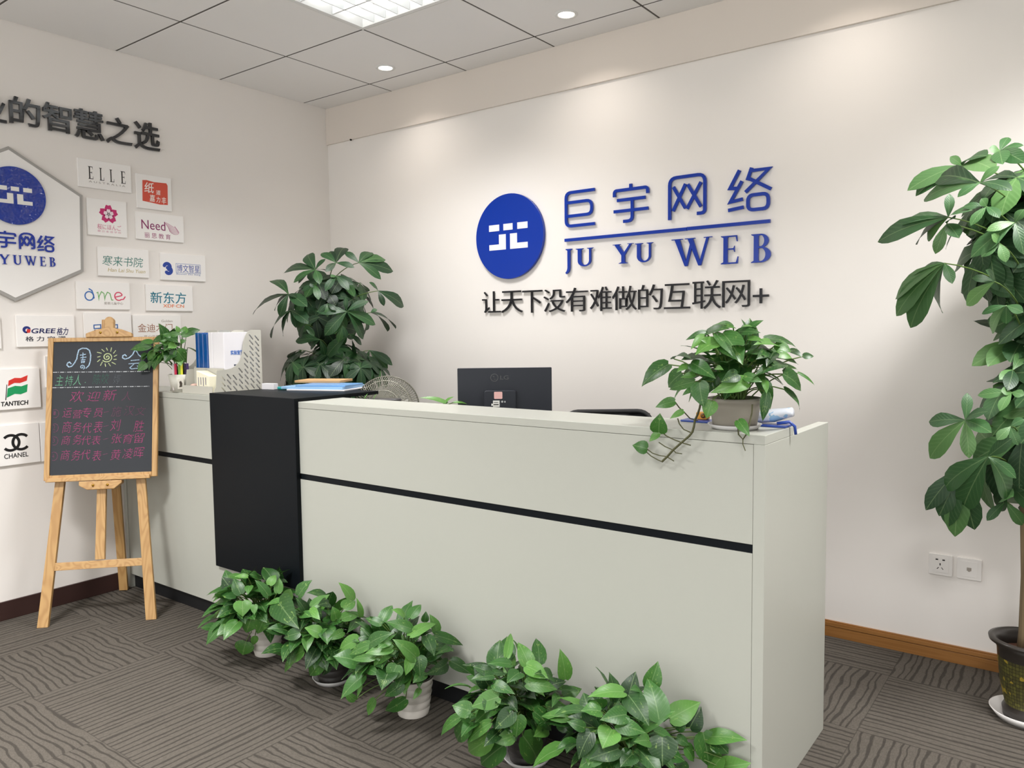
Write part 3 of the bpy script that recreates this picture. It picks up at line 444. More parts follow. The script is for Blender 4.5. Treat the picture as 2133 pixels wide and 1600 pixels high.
for k, (ch, bx) in enumerate(zip('业的智慧之选', [(-2.05, 2.343, -1.926, 2.466), (-1.912, 2.349, -1.777, 2.478), (-1.768, 2.348, -1.632, 2.483), (-1.621, 2.34, -1.475, 2.485), (-1.466, 2.341, -1.331, 2.479), (-1.318, 2.338, -1.178, 2.486)])):
    b = MB(); b.text(ch, LEFTW, bx, .004, .017, bold=.012)
    tag(b.build('wall_character', MIRROR), 'bold glossy black character on the left wall, %s' % ['cut off by the left picture edge', 'second in view from the left', 'third in view from the left', 'third from the right end', 'second from the right end', 'last at the right end'][k], 'sign letter', 'glossy black characters on the left wall')
# hexagon board on the left wall
GREYE = mat('grey_edge', 'a9a6a2', .4)
hx = [(-1.925, 2.239), (-1.6, 2.053), (-1.612, 1.672), (-1.93, 1.515), (-2.25, 1.69), (-2.245, 2.06)]
t = thing('hexagon_sign', 'white hexagonal sign board with grey edge cut off by the left picture edge', 'sign', (0, -1.92, 1.88))
b = MB(); b.prism(LEFTW, [(-1.92+(x+1.92)*.955, 1.877+(y-1.877)*.955) for x, y in hx], .001, .016); b.build('board', PLATE, t, .001)
b = MB(); b.band(LEFTW, hx, [(-1.92+(x+1.92)*.955, 1.877+(y-1.877)*.955) for x, y in hx], .001, .014, True); b.build('border', GREYE, t)
t2 = thing('logo_disc', 'smaller glossy round blue logo disc on the white hexagon board', 'sign', (.016, -1.912, 2.011))
RIP = mat('blue_rippled_film', '04339e', .08, spec=.8); g_ = NG(RIP); g_.bump(g_.noise(g_.node('ShaderNodeTexCoord').outputs['Object'], 22, 2), .55, .02)
b = MB(); b.disc(LEFTW, (-1.912, 2.011), .135, .017, .026, 60); b.build('disc', RIP, t2, .001)
b = MB(); emblem(b, LEFTW, -1.985, 1.972, -1.838, 2.052, .0255, .0268); b.build('emblem', WSTICK, t2)
for k, (bx, lb) in enumerate([((-2.125, 1.768, -2.03, 1.842), 'hidden beyond the left picture edge'), ((-2.006, 1.766, -1.917, 1.842), 'cut by the left picture edge'), ((-1.903, 1.763, -1.835, 1.841), 'in the middle of the row'), ((-1.824, 1.759, -1.748, 1.835), 'at the right end of the row')]):
    if k == 0: continue
    b = MB(); glyph_strokes(b, LEFTW, bx, JYWL[k], .0085, .017, .022); tag(b.build('wall_character', SIDEB), 'small blue character on the hexagon board, '+lb, 'sign letter', 'small blue characters on the hexagon')
for k, (ch, x0, x1, lb) in enumerate([('Y', -1.992, -1.948, 'letter Y cut by the picture edge'), ('U', -1.934, -1.896, 'letter U'), ('W', -1.884, -1.832, 'letter W'), ('E', -1.818, -1.79, 'letter E'), ('B', -1.775, -1.745, 'letter B')]):
    b = MB(); put_serif(b, LEFTW, ch, (x0, 1.688, x1, 1.733), .017, .021); tag(b.build('wall_letter', SIDEB), 'small blue serif %s on the white hexagon board' % lb, 'sign letter', 'small serif letters on the hexagon')
# client plates on the left wall
T = .011; Q0, Q1 = T-.0003, T+.0006
C = lambda h: mat('print_'+h, h, .5)
def plate(box, label, parts, tilt=0):
    x0, y0, x1, y1 = box
    t = thing('sign_plate', label, 'sign', (0, (x0+x1)/2, (y0+y1)/2), 'white client sign plates on the left wall')
    b = MB(); b.box((x0, y0, .0005), (x1, y1, T), LEFTW); b.build('board', PLATE, t, .0008)
    for nm, hexc, fn in parts:
        b = MB(); fn(b)
        if b.f: b.build(nm, C(hexc), t)
def TX(s, box, bold=0, shear=0): return lambda b: b.text(s, LEFTW, box, Q0, Q1, bold, shear)
def SF(items): return lambda b: [put_serif(b, LEFTW, c, bx, Q0, Q1) for c, bx in items]
def PR(*polys): return lambda b: [b.prism(LEFTW, p, Q0, Q1) for p in polys]
def RB(w, *lines, cap=True): return lambda b: [b.ribbon(LEFTW, l, w, Q0, Q1+.0002*(k+1), False, cap) for k, l in enumerate(lines)]
ew = [(-1.566, -1.540), (-1.510, -1.486), (-1.458, -1.434), (-1.401, -1.375)]
plate((-1.614, 2.098, -1.345, 2.212+.028), 'white sign plate with four tall thin black serif letters', [('lettering', '2a2423', SF([(c, (a, 2.142, z, 2.205)) for c, (a, z) in zip('ELLE', ew)])), ('caption', 'a9a29d', TX('A U S T R A L I A', (-1.564, 2.125, -1.378, 2.134)))])
plate((-1.318, 2.027, -1.122, 2.208), 'white sign plate with a red seal and brushed white characters', [('seal', 'd9543f', PR([(-1.288, 2.066), (-1.284, 2.176), (-1.262, 2.179), (-1.22, 2.174), (-1.15, 2.177), (-1.143, 2.165), (-1.146, 2.06), (-1.19, 2.057), (-1.24, 2.062)])), ('lettering', 'f6ece6', lambda b: [b.text(s_, LEFTW, q, Q0, Q1+.0005, .01, .1) for s_, q in (('纸', (-1.276, 2.112, -1.222, 2.168)), ('道', (-1.212, 2.108, -1.185, 2.134)), ('嘉', (-1.249, 2.067, -1.218, 2.105)), ('力', (-1.212, 2.067, -1.188, 2.098)), ('丰', (-1.182, 2.062, -1.155, 2.1)))])])
def petal(a, r0, r1, w, c=(-1.472, 1.974)):
    ca, sa = math.cos(a), math.sin(a); P = [(r0, -w*.25), (r0+(r1-r0)*.55, -w*.5), (r1*.97, -w*.3), (r1*.9, 0), (r1*.97, w*.3), (r0+(r1-r0)*.55, w*.5), (r0, w*.25)]
    return [(c[0]+x*ca-y*sa, c[1]+x*sa+y*ca) for x, y in P]
AG = [math.pi/2+k*2*math.pi/5 for k in range(5)]
plate((-1.578, 1.861, -1.378, 2.047), 'white sign plate with a pink cherry blossom above pink characters', [('blossom', 'c8286f', PR(*[petal(a, .004, .049, .038) for a in AG])), ('blossom_center', 'f3dfe6', lambda b: [b.prism(LEFTW, petal(a, .002, .027, .02), Q0, Q1+.0004) for a in AG]), ('lettering', 'd47a98', TX('桜にほんご', (-1.532, 1.893, -1.41, 1.921))), ('caption', 'dcaab8', TX('樱 日 本 语 学 校', (-1.532, 1.879, -1.411, 1.889)))])
sw = [[(-1.161+.004*k+.05*t_-.012*math.sin(t_*6.3), 1.915+.0075*(5-k)+.010*math.sin(t_*6.3+k*.25)-.004*t_) for t_ in [j/12 for j in range(13)]] for k in range(6)]
plate((-1.33, 1.861, -1.058, 2.007), 'white sign plate with a purple word, pink wavy lines and four spaced characters', [('lettering', '8a2a63', TX('Need', (-1.3, 1.917, -1.166, 1.966))), ('wave_emblem', 'c98aa6', RB(.0022, *sw, cap=False)), ('caption', 'a4527c', TX('丽 思 教 育', (-1.285, 1.871, -1.138, 1.9)))])
plate((-1.536, 1.656, -1.268, 1.804), 'white sign plate with four slanted green brush characters', [('lettering', '3d8076', TX('寒来书院', (-1.516, 1.709, -1.3, 1.761), -.004, .15)), ('caption', 'c3b27a', TX('Han Lai Shu Yuan', (-1.489, 1.679, -1.29, 1.698), 0, .2))])
plate((-1.202, 1.650, -.933, 1.796), 'white sign plate with a curled blue emblem beside boxed blue characters', [('emblem', '2746a0', RB(.019, arc((-1.165, 1.722), .017, .017, 160, -60, 10), arc((-1.158, 1.702), .016, .016, 110, -140, 10), cap=True)), ('lettering', '4059a8', TX('博文智星', (-1.108, 1.697, -.97, 1.739))), ('outline', '6a7fbf', lambda b: b.ribbon(LEFTW, [(-1.113, 1.693), (-.966, 1.693), (-.966, 1.743), (-1.113, 1.743)], .002, Q0, Q1, True)), ('caption', '7d8cc0', TX('Bowen Zhi Xing', (-1.112, 1.68, -.967, 1.690)))])
plate((-1.65, 1.483, -1.38, 1.623), 'white sign plate with three looping letters in blue, green and red', [('blue_letter', '3e72b8', RB(.006, arc((-1.589, 1.55), .021, .022, 20, 350, 22), [(-1.566, 1.54), (-1.568, 1.556), (-1.575, 1.578), (-1.588, 1.586)])), ('green_letter', '77b56c', RB(.0042, [(-1.551, 1.567), (-1.545, 1.57), (-1.542, 1.53), (-1.54, 1.55), (-1.527, 1.574), (-1.515, 1.565), (-1.512, 1.531), (-1.509, 1.55), (-1.497, 1.572), (-1.484, 1.565), (-1.477, 1.532), (-1.47, 1.532)])), ('red_letter', 'd94a6a', RB(.0055, [(-1.456, 1.548), (-1.424, 1.556)], arc((-1.44, 1.552), .02, .021, 20, 310, 18)+[(-1.415, 1.537), (-1.406, 1.55)])), ('caption', 'a89f98', TX('星都儿童中心', (-1.516, 1.508, -1.418, 1.522)))])
plate((-1.291, 1.479, -1.02, 1.621), 'white sign plate with three bold teal characters over small orange letters', [('lettering', '2f7f95', TX('新东方', (-1.268, 1.52, -1.06, 1.583), .006)), ('caption', 'e7824f', TX('XDF·CN', (-1.198, 1.498, -1.075, 1.516), .01))])
plate((-1.932, 1.298, -1.668, 1.449), 'white sign plate with a red and blue round emblem behind the left of the easel', [('emblem', '1f2f7c', lambda b: b.band(LEFTW, arc((-1.888, 1.380), .0185, .017, 20, 270, 18), arc((-1.886, 1.378), .008, .008, 20, 270, 18), Q0, Q1)), ('red_mark', 'd63a34', PR([(-1.892, 1.364), (-1.874, 1.366), (-1.87, 1.382), (-1.886, 1.384)])), ('lettering', '23295f', TX('GREE', (-1.868, 1.362, -1.757, 1.386), .02, .15)), ('script', '23295f', TX('格力', (-1.754, 1.352, -1.698, 1.39), .012, .3)), ('caption', '2a2c3c', TX('格 力 空 调', (-1.896, 1.324, -1.715, 1.348), .012))])
plate((-1.621, 1.30, -1.378, 1.465), 'white sign plate with blocky blue marks behind the clip of the easel', [('emblem', '2b62a8', lambda b: [b.ribbon(LEFTW, [(x, 1.384), (x+.034, 1.386), (x+.034, 1.404), (x, 1.402)], .005, Q0, Q1, True) for x in (-1.573, -1.53, -1.487)]), ('caption', '2b4a78', TX('BIBI', (-1.573, 1.37, -1.452, 1.379)))])
plate((-1.37, 1.30, -1.098, 1.455), 'white sign plate with four thin brown characters behind the small leafy plant', [('lettering', 'a3745c', TX('金迪木门', (-1.345, 1.363, -1.149, 1.409))), ('caption', 'a79a90', TX('Golden', (-1.211, 1.417, -1.147, 1.43))), ('small_caption', 'b59b88', TX('— 匠心品质 —', (-1.341, 1.335, -1.199, 1.346)))])
fl = lambda y0, y1: [(-1.982+.0, y0-.01), (-1.955, y0+.004), (-1.93, y0+.002), (-1.9, y0+.012), (-1.895, y1+.014), (-1.925, y1+.002), (-1.952, y1+.004), (-1.978, y1-.008)]
plate((-2.10, 1.003, -1.842, 1.195), 'white sign plate with a red and green flag left of the chalkboard', [('red_stripe', 'd8352c', PR(fl(1.124, 1.148))), ('green_stripe', '1a9a5c', PR([(-1.99, 1.06), (-1.955, 1.076), (-1.93, 1.072), (-1.902, 1.082), (-1.897, 1.119), (-1.925, 1.11), (-1.952, 1.114), (-1.984, 1.104)])), ('flagpole', '2a2a2a', PR([(-1.997, 1.049), (-1.993, 1.049), (-1.985, 1.122), (-1.988, 1.122)])), ('lettering', '1d1d20', TX('TANTECH', (-2.016, 1.02, -1.898, 1.042), .03, .12))])
plate((-2.115, .737, -1.857, .929), 'white sign plate with two interlocked black curves left of the easel legs', [('emblem', '141417', lambda b: (b.ribbon(LEFTW, arc((-1.984, .844), .036, .036, 138, -138, 26), .0125, Q0, Q1), b.ribbon(LEFTW, arc((-1.939, .844), .036, .036, 42, 318, 26), .0125, Q0, Q1+.0002))), ('lettering', '1b1b1e', TX('CHANEL', (-2.015, .770, -1.911, .793), .012))])
plate((-1.853, .735, -1.60, .927), 'plain white sign plate edge between the black curves plate and the chalkboard', [])
plate((-1.814, 1.097, -1.56, 1.25), 'white sign plate mostly hidden behind the upper left of the chalkboard', [])
plate((-2.27, 1.292, -1.999, 1.44), 'white sign plate showing only its corner at the left picture edge', [])
# sockets
SOCK = mat('socket_plastic', 'ebe7e3', .3); HOLE = mat('socket_hole', '191310', .7)
t = thing('power_socket', 'white five-hole power socket low on the back wall', 'socket', (3.653, 0, .39))
b = MB(); b.prism(BACKW, rrect(3.610, .347, 3.696, .433, .005), .0003, .008); b.build('cover_plate', SOCK, t, .002)
b = MB(); b.prism(BACKW, rrect(3.624, .359, 3.682, .423, .003), .0078, .0088); b.build('insert', SOCK, t, .0006)
b = MB()
for x in (3.640, 3.664): b.box((x-.0045, .4085, .0086), (x+.0045, .4135, .0092), BACKW)
b.box((3.650, .388, .0086), (3.6538, .397, .0092), BACKW)
for x, s in ((3.643, -1), (3.661, 1)): b.prism(BACKW, [(x-.004*s-.0015, .380), (x-.004*s+.0015, .380), (x+.002*s+.0015, .372), (x+.002*s-.0015, .372)], .0086, .0092)
b.build('hole', HOLE, t)
t = thing('network_socket', 'white network socket plate right of the power socket', 'socket', (3.753, 0, .39))
b = MB(); b.prism(BACKW, rrect(3.710, .347, 3.796, .433, .005), .0003, .008); b.build('cover_plate', SOCK, t, .002)
b = MB(); b.prism(BACKW, rrect(3.724, .359, 3.782, .421, .003), .0078, .0088); b.build('insert', SOCK, t, .0006)
b = MB(); b.box((3.745, .383, .0086), (3.761, .396, .0092), BACKW); b.box((3.749, .380, .0086), (3.757, .383, .0092), BACKW); b.build('port', mat('port_grey', '9c948b', .5), t)
# wall hook
tag(MB().lathe((.245, -.014, 2.585), [(0, .012), (.005, .01), (.006, 0), (0, -.004)], 12, True, (0, -1, 0)).build('wall_nail', HOLE), 'tiny dark nail at the lower edge of the wall beam', 'nail')
# ---------------------------------------------------------------- chalkboard easel
PINE = m_wood('pine', 'bc955f', '946634', .45, .8, 2); PINEX = m_wood('pine_across', 'be9762', '976838', .45, .8, 0); BRASS = mat('brass', 'c9a24a', .25, 1)
M0 = Vector((.42, -1.828, 0)); E_ = Vector((.676, .737, 0)).normalized(); N_ = Vector((.737, -.676, 0)).normalized(); TI = .21
EF = Fr(M0, E_, Vector((0, 0, math.cos(TI)))-N_*math.sin(TI))
t = thing('chalkboard_easel', 'pine easel holding a chalkboard with coloured handwriting, standing by the left wall', 'easel', (.35, -1.76, 0))
for s, a0, a1 in ((-1, -.226, -.115), (1, .246, .135)):
    b = MB(); k = (a1-a0)/1.33
    f = lambda h, w: EF(a0+k*h, h, w)
    b.hexa([EF(a0-.0235, .002, -.03), EF(a0+.0235, .002, -.03), EF(a0+.0235, .002, -.008), EF(a0-.0235, .002, -.008), EF(a1-.018, 1.33, -.03), EF(a1+.018, 1.33, -.03), EF(a1+.018, 1.33, -.008), EF(a1-.018, 1.33, -.008)]); b.build('leg', PINE, t, .002)
b = MB(); b.beam(EF(.012, 1.30, -.045), Vector((.045, -1.5, .004)), E_, .042, .022); b.build('leg', PINE, t, .002)
b = MB(); b.box((-.2, .257, -.03), (.222, .293, -.010), EF); b.build('crossbar', PINEX, t, .0015)
b = MB(); b.hexa([EF(-.006, .297, -.026), EF(.036, .297, -.026), EF(.036, .297, -.006), EF(-.006, .297, -.006), EF(.0, 1.46, -.026), EF(.036, 1.46, -.026), EF(.036, 1.46, -.006), EF(.0, 1.46, -.006)]); b.build('center_post', PINE, t, .0015)
b = MB(); b.prism(EF, [(-.075, .668), (.115, .668), (.115, .655), (.082, .627), (-.038, .627), (-.075, .648)], -.012, .026); lo_ = b.build('lower_clip', PINEX, t, .003)
for a in (-.012, .052): MB().lathe(EF(a, .647, .026), [(.0, .008), (.005, .006), (.0065, 0)], 12, True, EF.w).build('knob', BRASS, lo_)
b = MB(); b.prism(EF, [(-.062, 1.366), (.148, 1.366), (.148, 1.385), (.1, 1.404), (.064, 1.412)]+arc((.043, 1.448), .021, .02, 0, 180, 10)+[(.022, 1.412), (-.014, 1.404), (-.062, 1.385)], -.006, .024); up_ = b.build('upper_clip', PINEX, t, .003)
for a in (.005, .081): MB().lathe(EF(a, 1.388, .024), [(.0, .008), (.005, .006), (.0065, 0)], 12, True, EF.w).build('knob', BRASS, up_)
AL, AR, HB, HT = -.232, .27, .678, 1.366
fr_ = thing_frame = None
b = MB()
b.box((AL, HB, -.006), (AL+.024, HT, .016), EF); b.box((AR-.024, HB, -.006), (AR, HT, .016), EF); b.box((AL+.024, HT-.02, -.006), (AR-.024, HT, .0155), EF); b.box((AL+.024, HB, -.006), (AR-.024, HB+.024, .0155), EF); b.build('board_frame', PINE, t, .002)
b = MB(); b.box((AL+.012, HB-.008, .002), (AR-.03, HB+.011, .028), EF); b.build('chalk_ledge', PINEX, t, .002)
bm_ = m_paint('chalkboard', '2c2f34', .55, .18, 25)
b = MB(); b.prism(EF, rrect(AL+.0235, HB+.0235, AR-.0235, HT-.0195, .014), -.004, .010); cb = b.build('chalkboard', bm_, t)
CW = .0102
def m_chalk(n, h):
    m = mat('chalk_'+n, h, .95, spec=.1); g_ = NG(m); tc = g_.node('ShaderNodeTexCoord').outputs['Object']
    g_.link(g_.mix(g_.m('MULTIPLY', g_.m('GREATER_THAN', g_.noise(tc, 420, 2), .52), .6), lin(h), lin('2c2f34')), g_.b.inputs['Base Color']); return m
CHK = {k: m_chalk(k, v) for k, v in dict(blue='b4cfe6', yellow='cdd8a2', white='c9ccd0', green='79b794', dimgreen='44685b', pink='a84a78', dimpink='714a5f', grey='5f656a').items()}
def chalk(name, key, fn):
    b = MB(); fn(b); b.build(name, CHK[key], cb)
def rb(b, pts, w=.0052): b.ribbon(EF, pts, w, CW-.0001, CW+.0003, False, True)
def spiral(c, r0, r1, a0, a1, n=26): return [(c[0]+(r0+(r1-r0)*k/n)*math.cos(math.radians(a0+(a1-a0)*k/n)), c[1]+(r0+(r1-r0)*k/n)*math.sin(math.radians(a0+(a1-a0)*k/n))) for k in range(n+1)]
def title(b):
    rb(b, [(-.128, 1.238), (-.135, 1.247), (-.143, 1.243), (-.146, 1.232), (-.138, 1.223), (-.124, 1.226), (-.112, 1.243), (-.103, 1.262), (-.1, 1.285), (-.095, 1.306), (-.08, 1.314), (-.06, 1.313), (-.047, 1.303), (-.041, 1.28), (-.042, 1.25), (-.048, 1.228), (-.06, 1.216)])
    for q in ([(-.088, 1.280), (-.064, 1.284)], [(-.085, 1.267), (-.062, 1.27)], [(-.076, 1.291), (-.076, 1.256)], [(-.083, 1.256), (-.066, 1.258)], [(-.082, 1.249), (-.081, 1.243), (-.069, 1.244), (-.068, 1.25), (-.082, 1.249)]): rb(b, q, .004)
    rb(b, spiral((-.078, 1.221), .002, .012, 30, -420), .0038)
def title2(b):
    rb(b, [(.121, 1.272), (.114, 1.279), (.105, 1.274), (.104, 1.263), (.115, 1.257), (.133, 1.262), (.149, 1.277), (.158, 1.297), (.165, 1.3), (.177, 1.277), (.196, 1.262), (.212, 1.266), (.212, 1.276)])
    for q in ([(.143, 1.249), (.18, 1.252)], [(.133, 1.233), (.188, 1.236)], [(.158, 1.233), (.138, 1.213), (.146, 1.207), (.18, 1.211)], [(.172, 1.222), (.188, 1.205)]): rb(b, q, .004)
chalk('chalk_title', 'blue', title); chalk('chalk_title', 'blue', title2)
def sun(b):
    c = (.034, 1.268); rb(b, spiral(c, .002, .025, 200, -500, 40), .0045)
    for k in range(13):
        a = 2*math.pi*k/13+.1; r0 = .032+.002*(k % 2); r1 = r0+.012+.003*(k % 3); rb(b, [(c[0]+r0*math.cos(a), c[1]+r0*math.sin(a)), (c[0]+r1*math.cos(a+.12), c[1]+r1*math.sin(a+.12))], .0035)
chalk('chalk_sun', 'yellow', sun)
def dash(y0, y1):
    def f(b):
        x = AL+.026
        while x < AR-.04:
            k = (x-AL)/(AR-AL); y = y0+(y1-y0)*k; rb(b, [(x, y), (x+.016, y)], .0036); rb(b, [(x+.0225, y), (x+.024, y)], .0032); x += .0315
    return f
chalk('chalk_divider', 'white', dash(1.198, 1.193)); chalk('chalk_divider', 'white', dash(1.123, 1.119))
rj = random.Random(3)
def write(s, x0, x1, yb, yt, bold=-.012):
    def f(b):
        n = len(s); cw = (x1-x0)/n
        for k, ch in enumerate(s):
            if ch == ' ': continue
            j = rj.uniform(-.1, .1)*cw; h = (yt-yb)*(1+rj.uniform(-.12, .08)); y = yb+rj.uniform(-.08, .08)*(yt-yb)
            if ch in '—-一': rb(b, [(x0+k*cw+.15*cw, (yb+yt)/2-.001), (x0+k*cw+.8*cw, (yb+yt)/2+.004)], .003); continue
            if ch == ':': rb(b, [(x0+k*cw+.3*cw, yb+.01), (x0+k*cw+.34*cw, yb+.012)], .003); continue
            b.text(ch, EF, (x0+k*cw+.05*cw+j, y, x0+(k+.95)*cw+j, y+h), CW-.0001, CW+.0003, bold, .2)
    return f
chalk('chalk_writing', 'green', write('主持人:', -.196, -.035, 1.134, 1.184)); chalk('chalk_writing', 'dimgreen', write('陈姣', -.035, .05, 1.134, 1.184)); chalk('chalk_writing', 'grey', write('婷', .06, .1, 1.134, 1.178))
chalk('chalk_writing', 'pink', write('欢迎新', -.128, .085, 1.05, 1.102)); chalk('chalk_writing', 'dimpink', write('人', .098, .145, 1.052, 1.094))
for k, (yb, yt, nm) in enumerate([(.974, 1.020, '施汉文'), (.902, .955, '刘 胜'), (.842, .89, '张育留'), (.768, .818, '黄凌晖')]):
    chalk('chalk_writing', 'dimpink', lambda b, yb=yb, yt=yt: (rb(b, arc((-.192, (yb+yt)/2), .016, .02, 120, -110, 12), .003), b.text('%d' % (k+1), EF, (-.2, yb+.016, -.19, yt-.012), CW-.0001, CW+.0003)))
    chalk('chalk_writing', 'pink', write(['运营专员', '商务代表', '商务代表', '商务代表'][k], -.165, .02, yb, yt)); chalk('chalk_writing', 'dimpink', write('—', .02, .052, yb, yt)); chalk('chalk_writing', 'pink' if k else 'dimpink', write(nm, .053, .215, yb, yt))
# ---------------------------------------------------------------- desk-top organizer
def holed(b, fr, outer, holes, w0, w1):
    c = bpy.data.curves.new('h', 'CURVE'); c.dimensions = '2D'; c.fill_mode = 'BOTH'; c.extrude = .5
    for pl in [outer]+holes:
        s = c.splines.new('POLY'); s.points.add(len(pl)-1); s.use_cyclic_u = True
        for p, q in zip(s.points, pl): p.co = (q[0], q[1], 0, 1)
    o = bpy.data.objects.new('h', c); COL.objects.link(o); dg = bpy.context.evaluated_depsgraph_get(); me = bpy.data.meshes.new_from_object(o.evaluated_get(dg))
    b.add([fr(v.co.x, v.co.y, w0+(v.co.z+.5)*(w1-w0)) for v in me.vertices], [tuple(p.vertices) for p in me.polygons])
    bpy.data.objects.remove(o); bpy.data.curves.remove(c); bpy.data.meshes.remove(me)
GP = mat('grey_plastic', 'bfbdb2', .4)
X0, X1, YF_, YB_ = .462, .842, -1.438, -1.165; ZB = ZT+.0005
t = thing('desk_organizer', 'grey plastic desk organizer with slotted sides beside the black desk block', 'organizer', (.65, -1.3, ZB))
ol = [(YF_, ZB), (YB_, ZB), (YB_, 1.367), (-1.222, 1.367)]+[tuple(p) for p in bez((-1.222, 1.367, 0), (-1.262, 1.355, 0), (-1.272, 1.27, 0), 6)]+[tuple(p) for p in bez((-1.272, 1.27, 0), (-1.285, 1.186, 0), (-1.36, 1.181, 0), 6)]
ol = [(p[0], p[1]) for p in ol]+[(-1.412, 1.178), (-1.418, 1.105)]
def inside(p, poly):
    c = False
    for i in range(len(poly)):
        (xa, ya), (xb, yb) = poly[i-1], poly[i]
        if (ya > p[1]) != (yb > p[1]) and p[0] < (xb-xa)*(p[1]-ya)/(yb-ya)+xa: c = not c
    return c
holes = []
for cy in range(7):
    for cz in range(11):
        y = -1.189-.032*cy; z = 1.088+.0265*cz+.006*(cy % 2)
        h = [(y-.0085+.0035*math.cos(a), z+.010+.0035*math.sin(a)) for a in [k*math.pi/4+.6 for k in range(5)]]+[(y+.0085+.0035*math.cos(a), z-.010+.0035*math.sin(a)) for a in [math.pi+.6+k*math.pi/4 for k in range(5)]]
        if all(inside((p[0]*1.0+dx, p[1]+dz), ol) for p in h for dx, dz in ((.009, 0), (-.009, 0), (0, .009), (0, -.009))): holes.append(h)
for k, x in enumerate((X0, .585, .70, X1-.0025)):
    b = MB(); fr2 = Fr((x, 0, 0), (0, 1, 0), (0, 0, 1)); holed(b, fr2, ol, holes if k in (0, 3) else [], 0, .0025); b.build('side_panel' if k in (0, 3) else 'divider', GP, t)
b = MB(); b.box((X0+.0025, YB_-.0025, ZB), (X1-.0025, YB_, 1.36)); b.build('back_panel', GP, t)
b = MB(); b.box((X0+.0025, YF_, ZB), (X1-.0025, YB_-.0025, ZB+.003)); b.box((.585, YF_, ZB+.003), (X1-.0025, YF_+.0025, 1.104)); b.box((.588, -1.375, ZB+.003), (X1-.0025, -1.3725, 1.186)); b.build('tray', GP, t)
b = MB(); c0 = (.498, -1.422)
b.lathe((.526, -1.41, ZB+.0035), [(0, 0), (.042, 0), (.057, .086), (.055, .086), (.040, .004), (0, .004)], 24); b.build('pen_cup', GP, t)
b = MB(); fs = Fr((.526+.04, -1.41-.0245, ZB+.02), (.5, .87, 0), (.14, -.08, 1)); b.box((-.014, 0, .001), (.014, .05, .0025), fs); b.box((-.012, .004, .0025), (.012, .046, .0028), fs); st = b.build('sticker', mat('sticker_white', 'e4e0d4', .5), t)
b = MB(); b.prism(fs, [(-.007, .008), (.006, .01), (.008, .028), (.002, .04), (-.006, .036), (-.004, .02)], .0029, .0034); b.build('drawing', mat('sticker_ink', '4a4238', .6), st)
for k, (x, cap_, bod, lb) in enumerate([(-78, 'd81f4e', 'd9cfd0', 'pink'), (-30, 'e3e03c', '7fb53a', 'yellow and green'), (18, '4a2f6e', '35244f', 'purple')]):
    an = math.radians(x); x = .526+.036*math.cos(an); y = -1.41+.036*math.sin(an)
    hf = Fr((x, y, ZB), (.5, .87, 0), (-.87, .5, 0)); bt = thing('highlighter', '%s highlighter standing in the cup of the grey organizer' % lb, 'pen', (x, y, ZB+.01), 'highlighters in the organizer cup')
    b = MB(); b.box((-.010, -.0055, .012), (.0, .0055, .142), hf); b.build('body', mat('hl_body%d' % k, bod, .35), bt, .002)
    b = MB(); b.box((.0002, -.006, .085), (.0115, .006, .142), hf); b.build('cap', mat('hl_cap%d' % k, cap_, .3), bt, .002)
    b = MB(); b.box((.0002, -.004, .080), (.010, .004, .0845), hf); b.build('tip', HOLE, bt)
# binders
BB = mat('blue_folder', '0d4f96', .18, coat=.4)
for k, (x0, x1) in enumerate(((.592, .622), (.623, .66), (.661, .698))):
    b = MB(); b.prism(WORLD, rrect(x0, -1.366, x1, -1.172, .008), ZB+.004, 1.356-.003*k); o = b.build('document_folder', BB, None, .0015)
    tag(o, 'glossy blue document folder standing in the grey organizer, %s' % ['leftmost behind the leaves', 'middle of the three', 'nearest to the white binders'][k], 'folder', 'blue folders in the organizer')
PW = mat('white_card', 'e9e7ea', .4)
for k, (x0, x1) in enumerate(((.704, .74), (.742, .834))):
    bt = thing('ring_binder', ['narrow white binder between the blue folders and the wide white one', 'wide white binder with small blue print on its cover'][k], 'binder', ((x0+x1)/2, -1.29, ZB+.004), 'white binders in the organizer')
    b = MB(); b.prism(WORLD, rrect(x0, -1.366, x1, -1.172, .006), ZB+.004, 1.357); b.build('cover', PW, bt, .0015)
    if k:
        fc = Fr((x1, 0, 0), (0, 1, 0), (0, 0, 1)); b = MB(); b.text('实验室管', fc, (-1.331, 1.249, -1.262, 1.271), .0, .0008, .02); b.build('print', mat('binder_print', '4a78c4', .5), bt)
        b = MB(); b.box((-1.315, 1.197, 0), (-1.301, 1.203, .0008), fc); b.box((-1.281, 1.213, 0), (-1.273, 1.22, .0008), fc); b.build('small_print', mat('binder_ink', '26314f', .5), bt)
bt = thing('paper_box', 'small cream and white box with print in the organizer tray', 'box', (.765, -1.405, ZB+.004))
b = MB(); b.hexa([Vector((.706, -1.434, ZB+.005)), Vector((.79, -1.42, ZB+.005)), Vector((.80, -1.379, ZB+.005)), Vector((.71, -1.379, ZB+.005)), Vector((.706, -1.434, 1.176)), Vector((.79, -1.42, 1.150)), Vector((.80, -1.379, 1.150)), Vector((.71, -1.379, 1.176))]); b.build('carton', mat('cream_card', 'ece7cf', .5), bt, .001)
fb = Fr((.706, -1.4345, ZB+.02), (.09, .014, 0), (0, 0, 1)); b = MB()
for k in range(4): b.box((.012+.016*k, .02+.005*(k % 2), .0004), (.016+.016*k, .06, .001), fb)
b.build('print', mat('carton_ink', '8b8792', .6), bt)
tag(MB().lathe((.648, -1.41, ZB+.004), [(0, .043), (.012, .042), (.019, .037), (.021, .03), (.018, 0), (0, 0)], 20).build('eraser', mat('pink_rubber', 'cfae9f', .6)), 'small rounded pinkish object in the organizer tray beside the cream box', 'eraser')
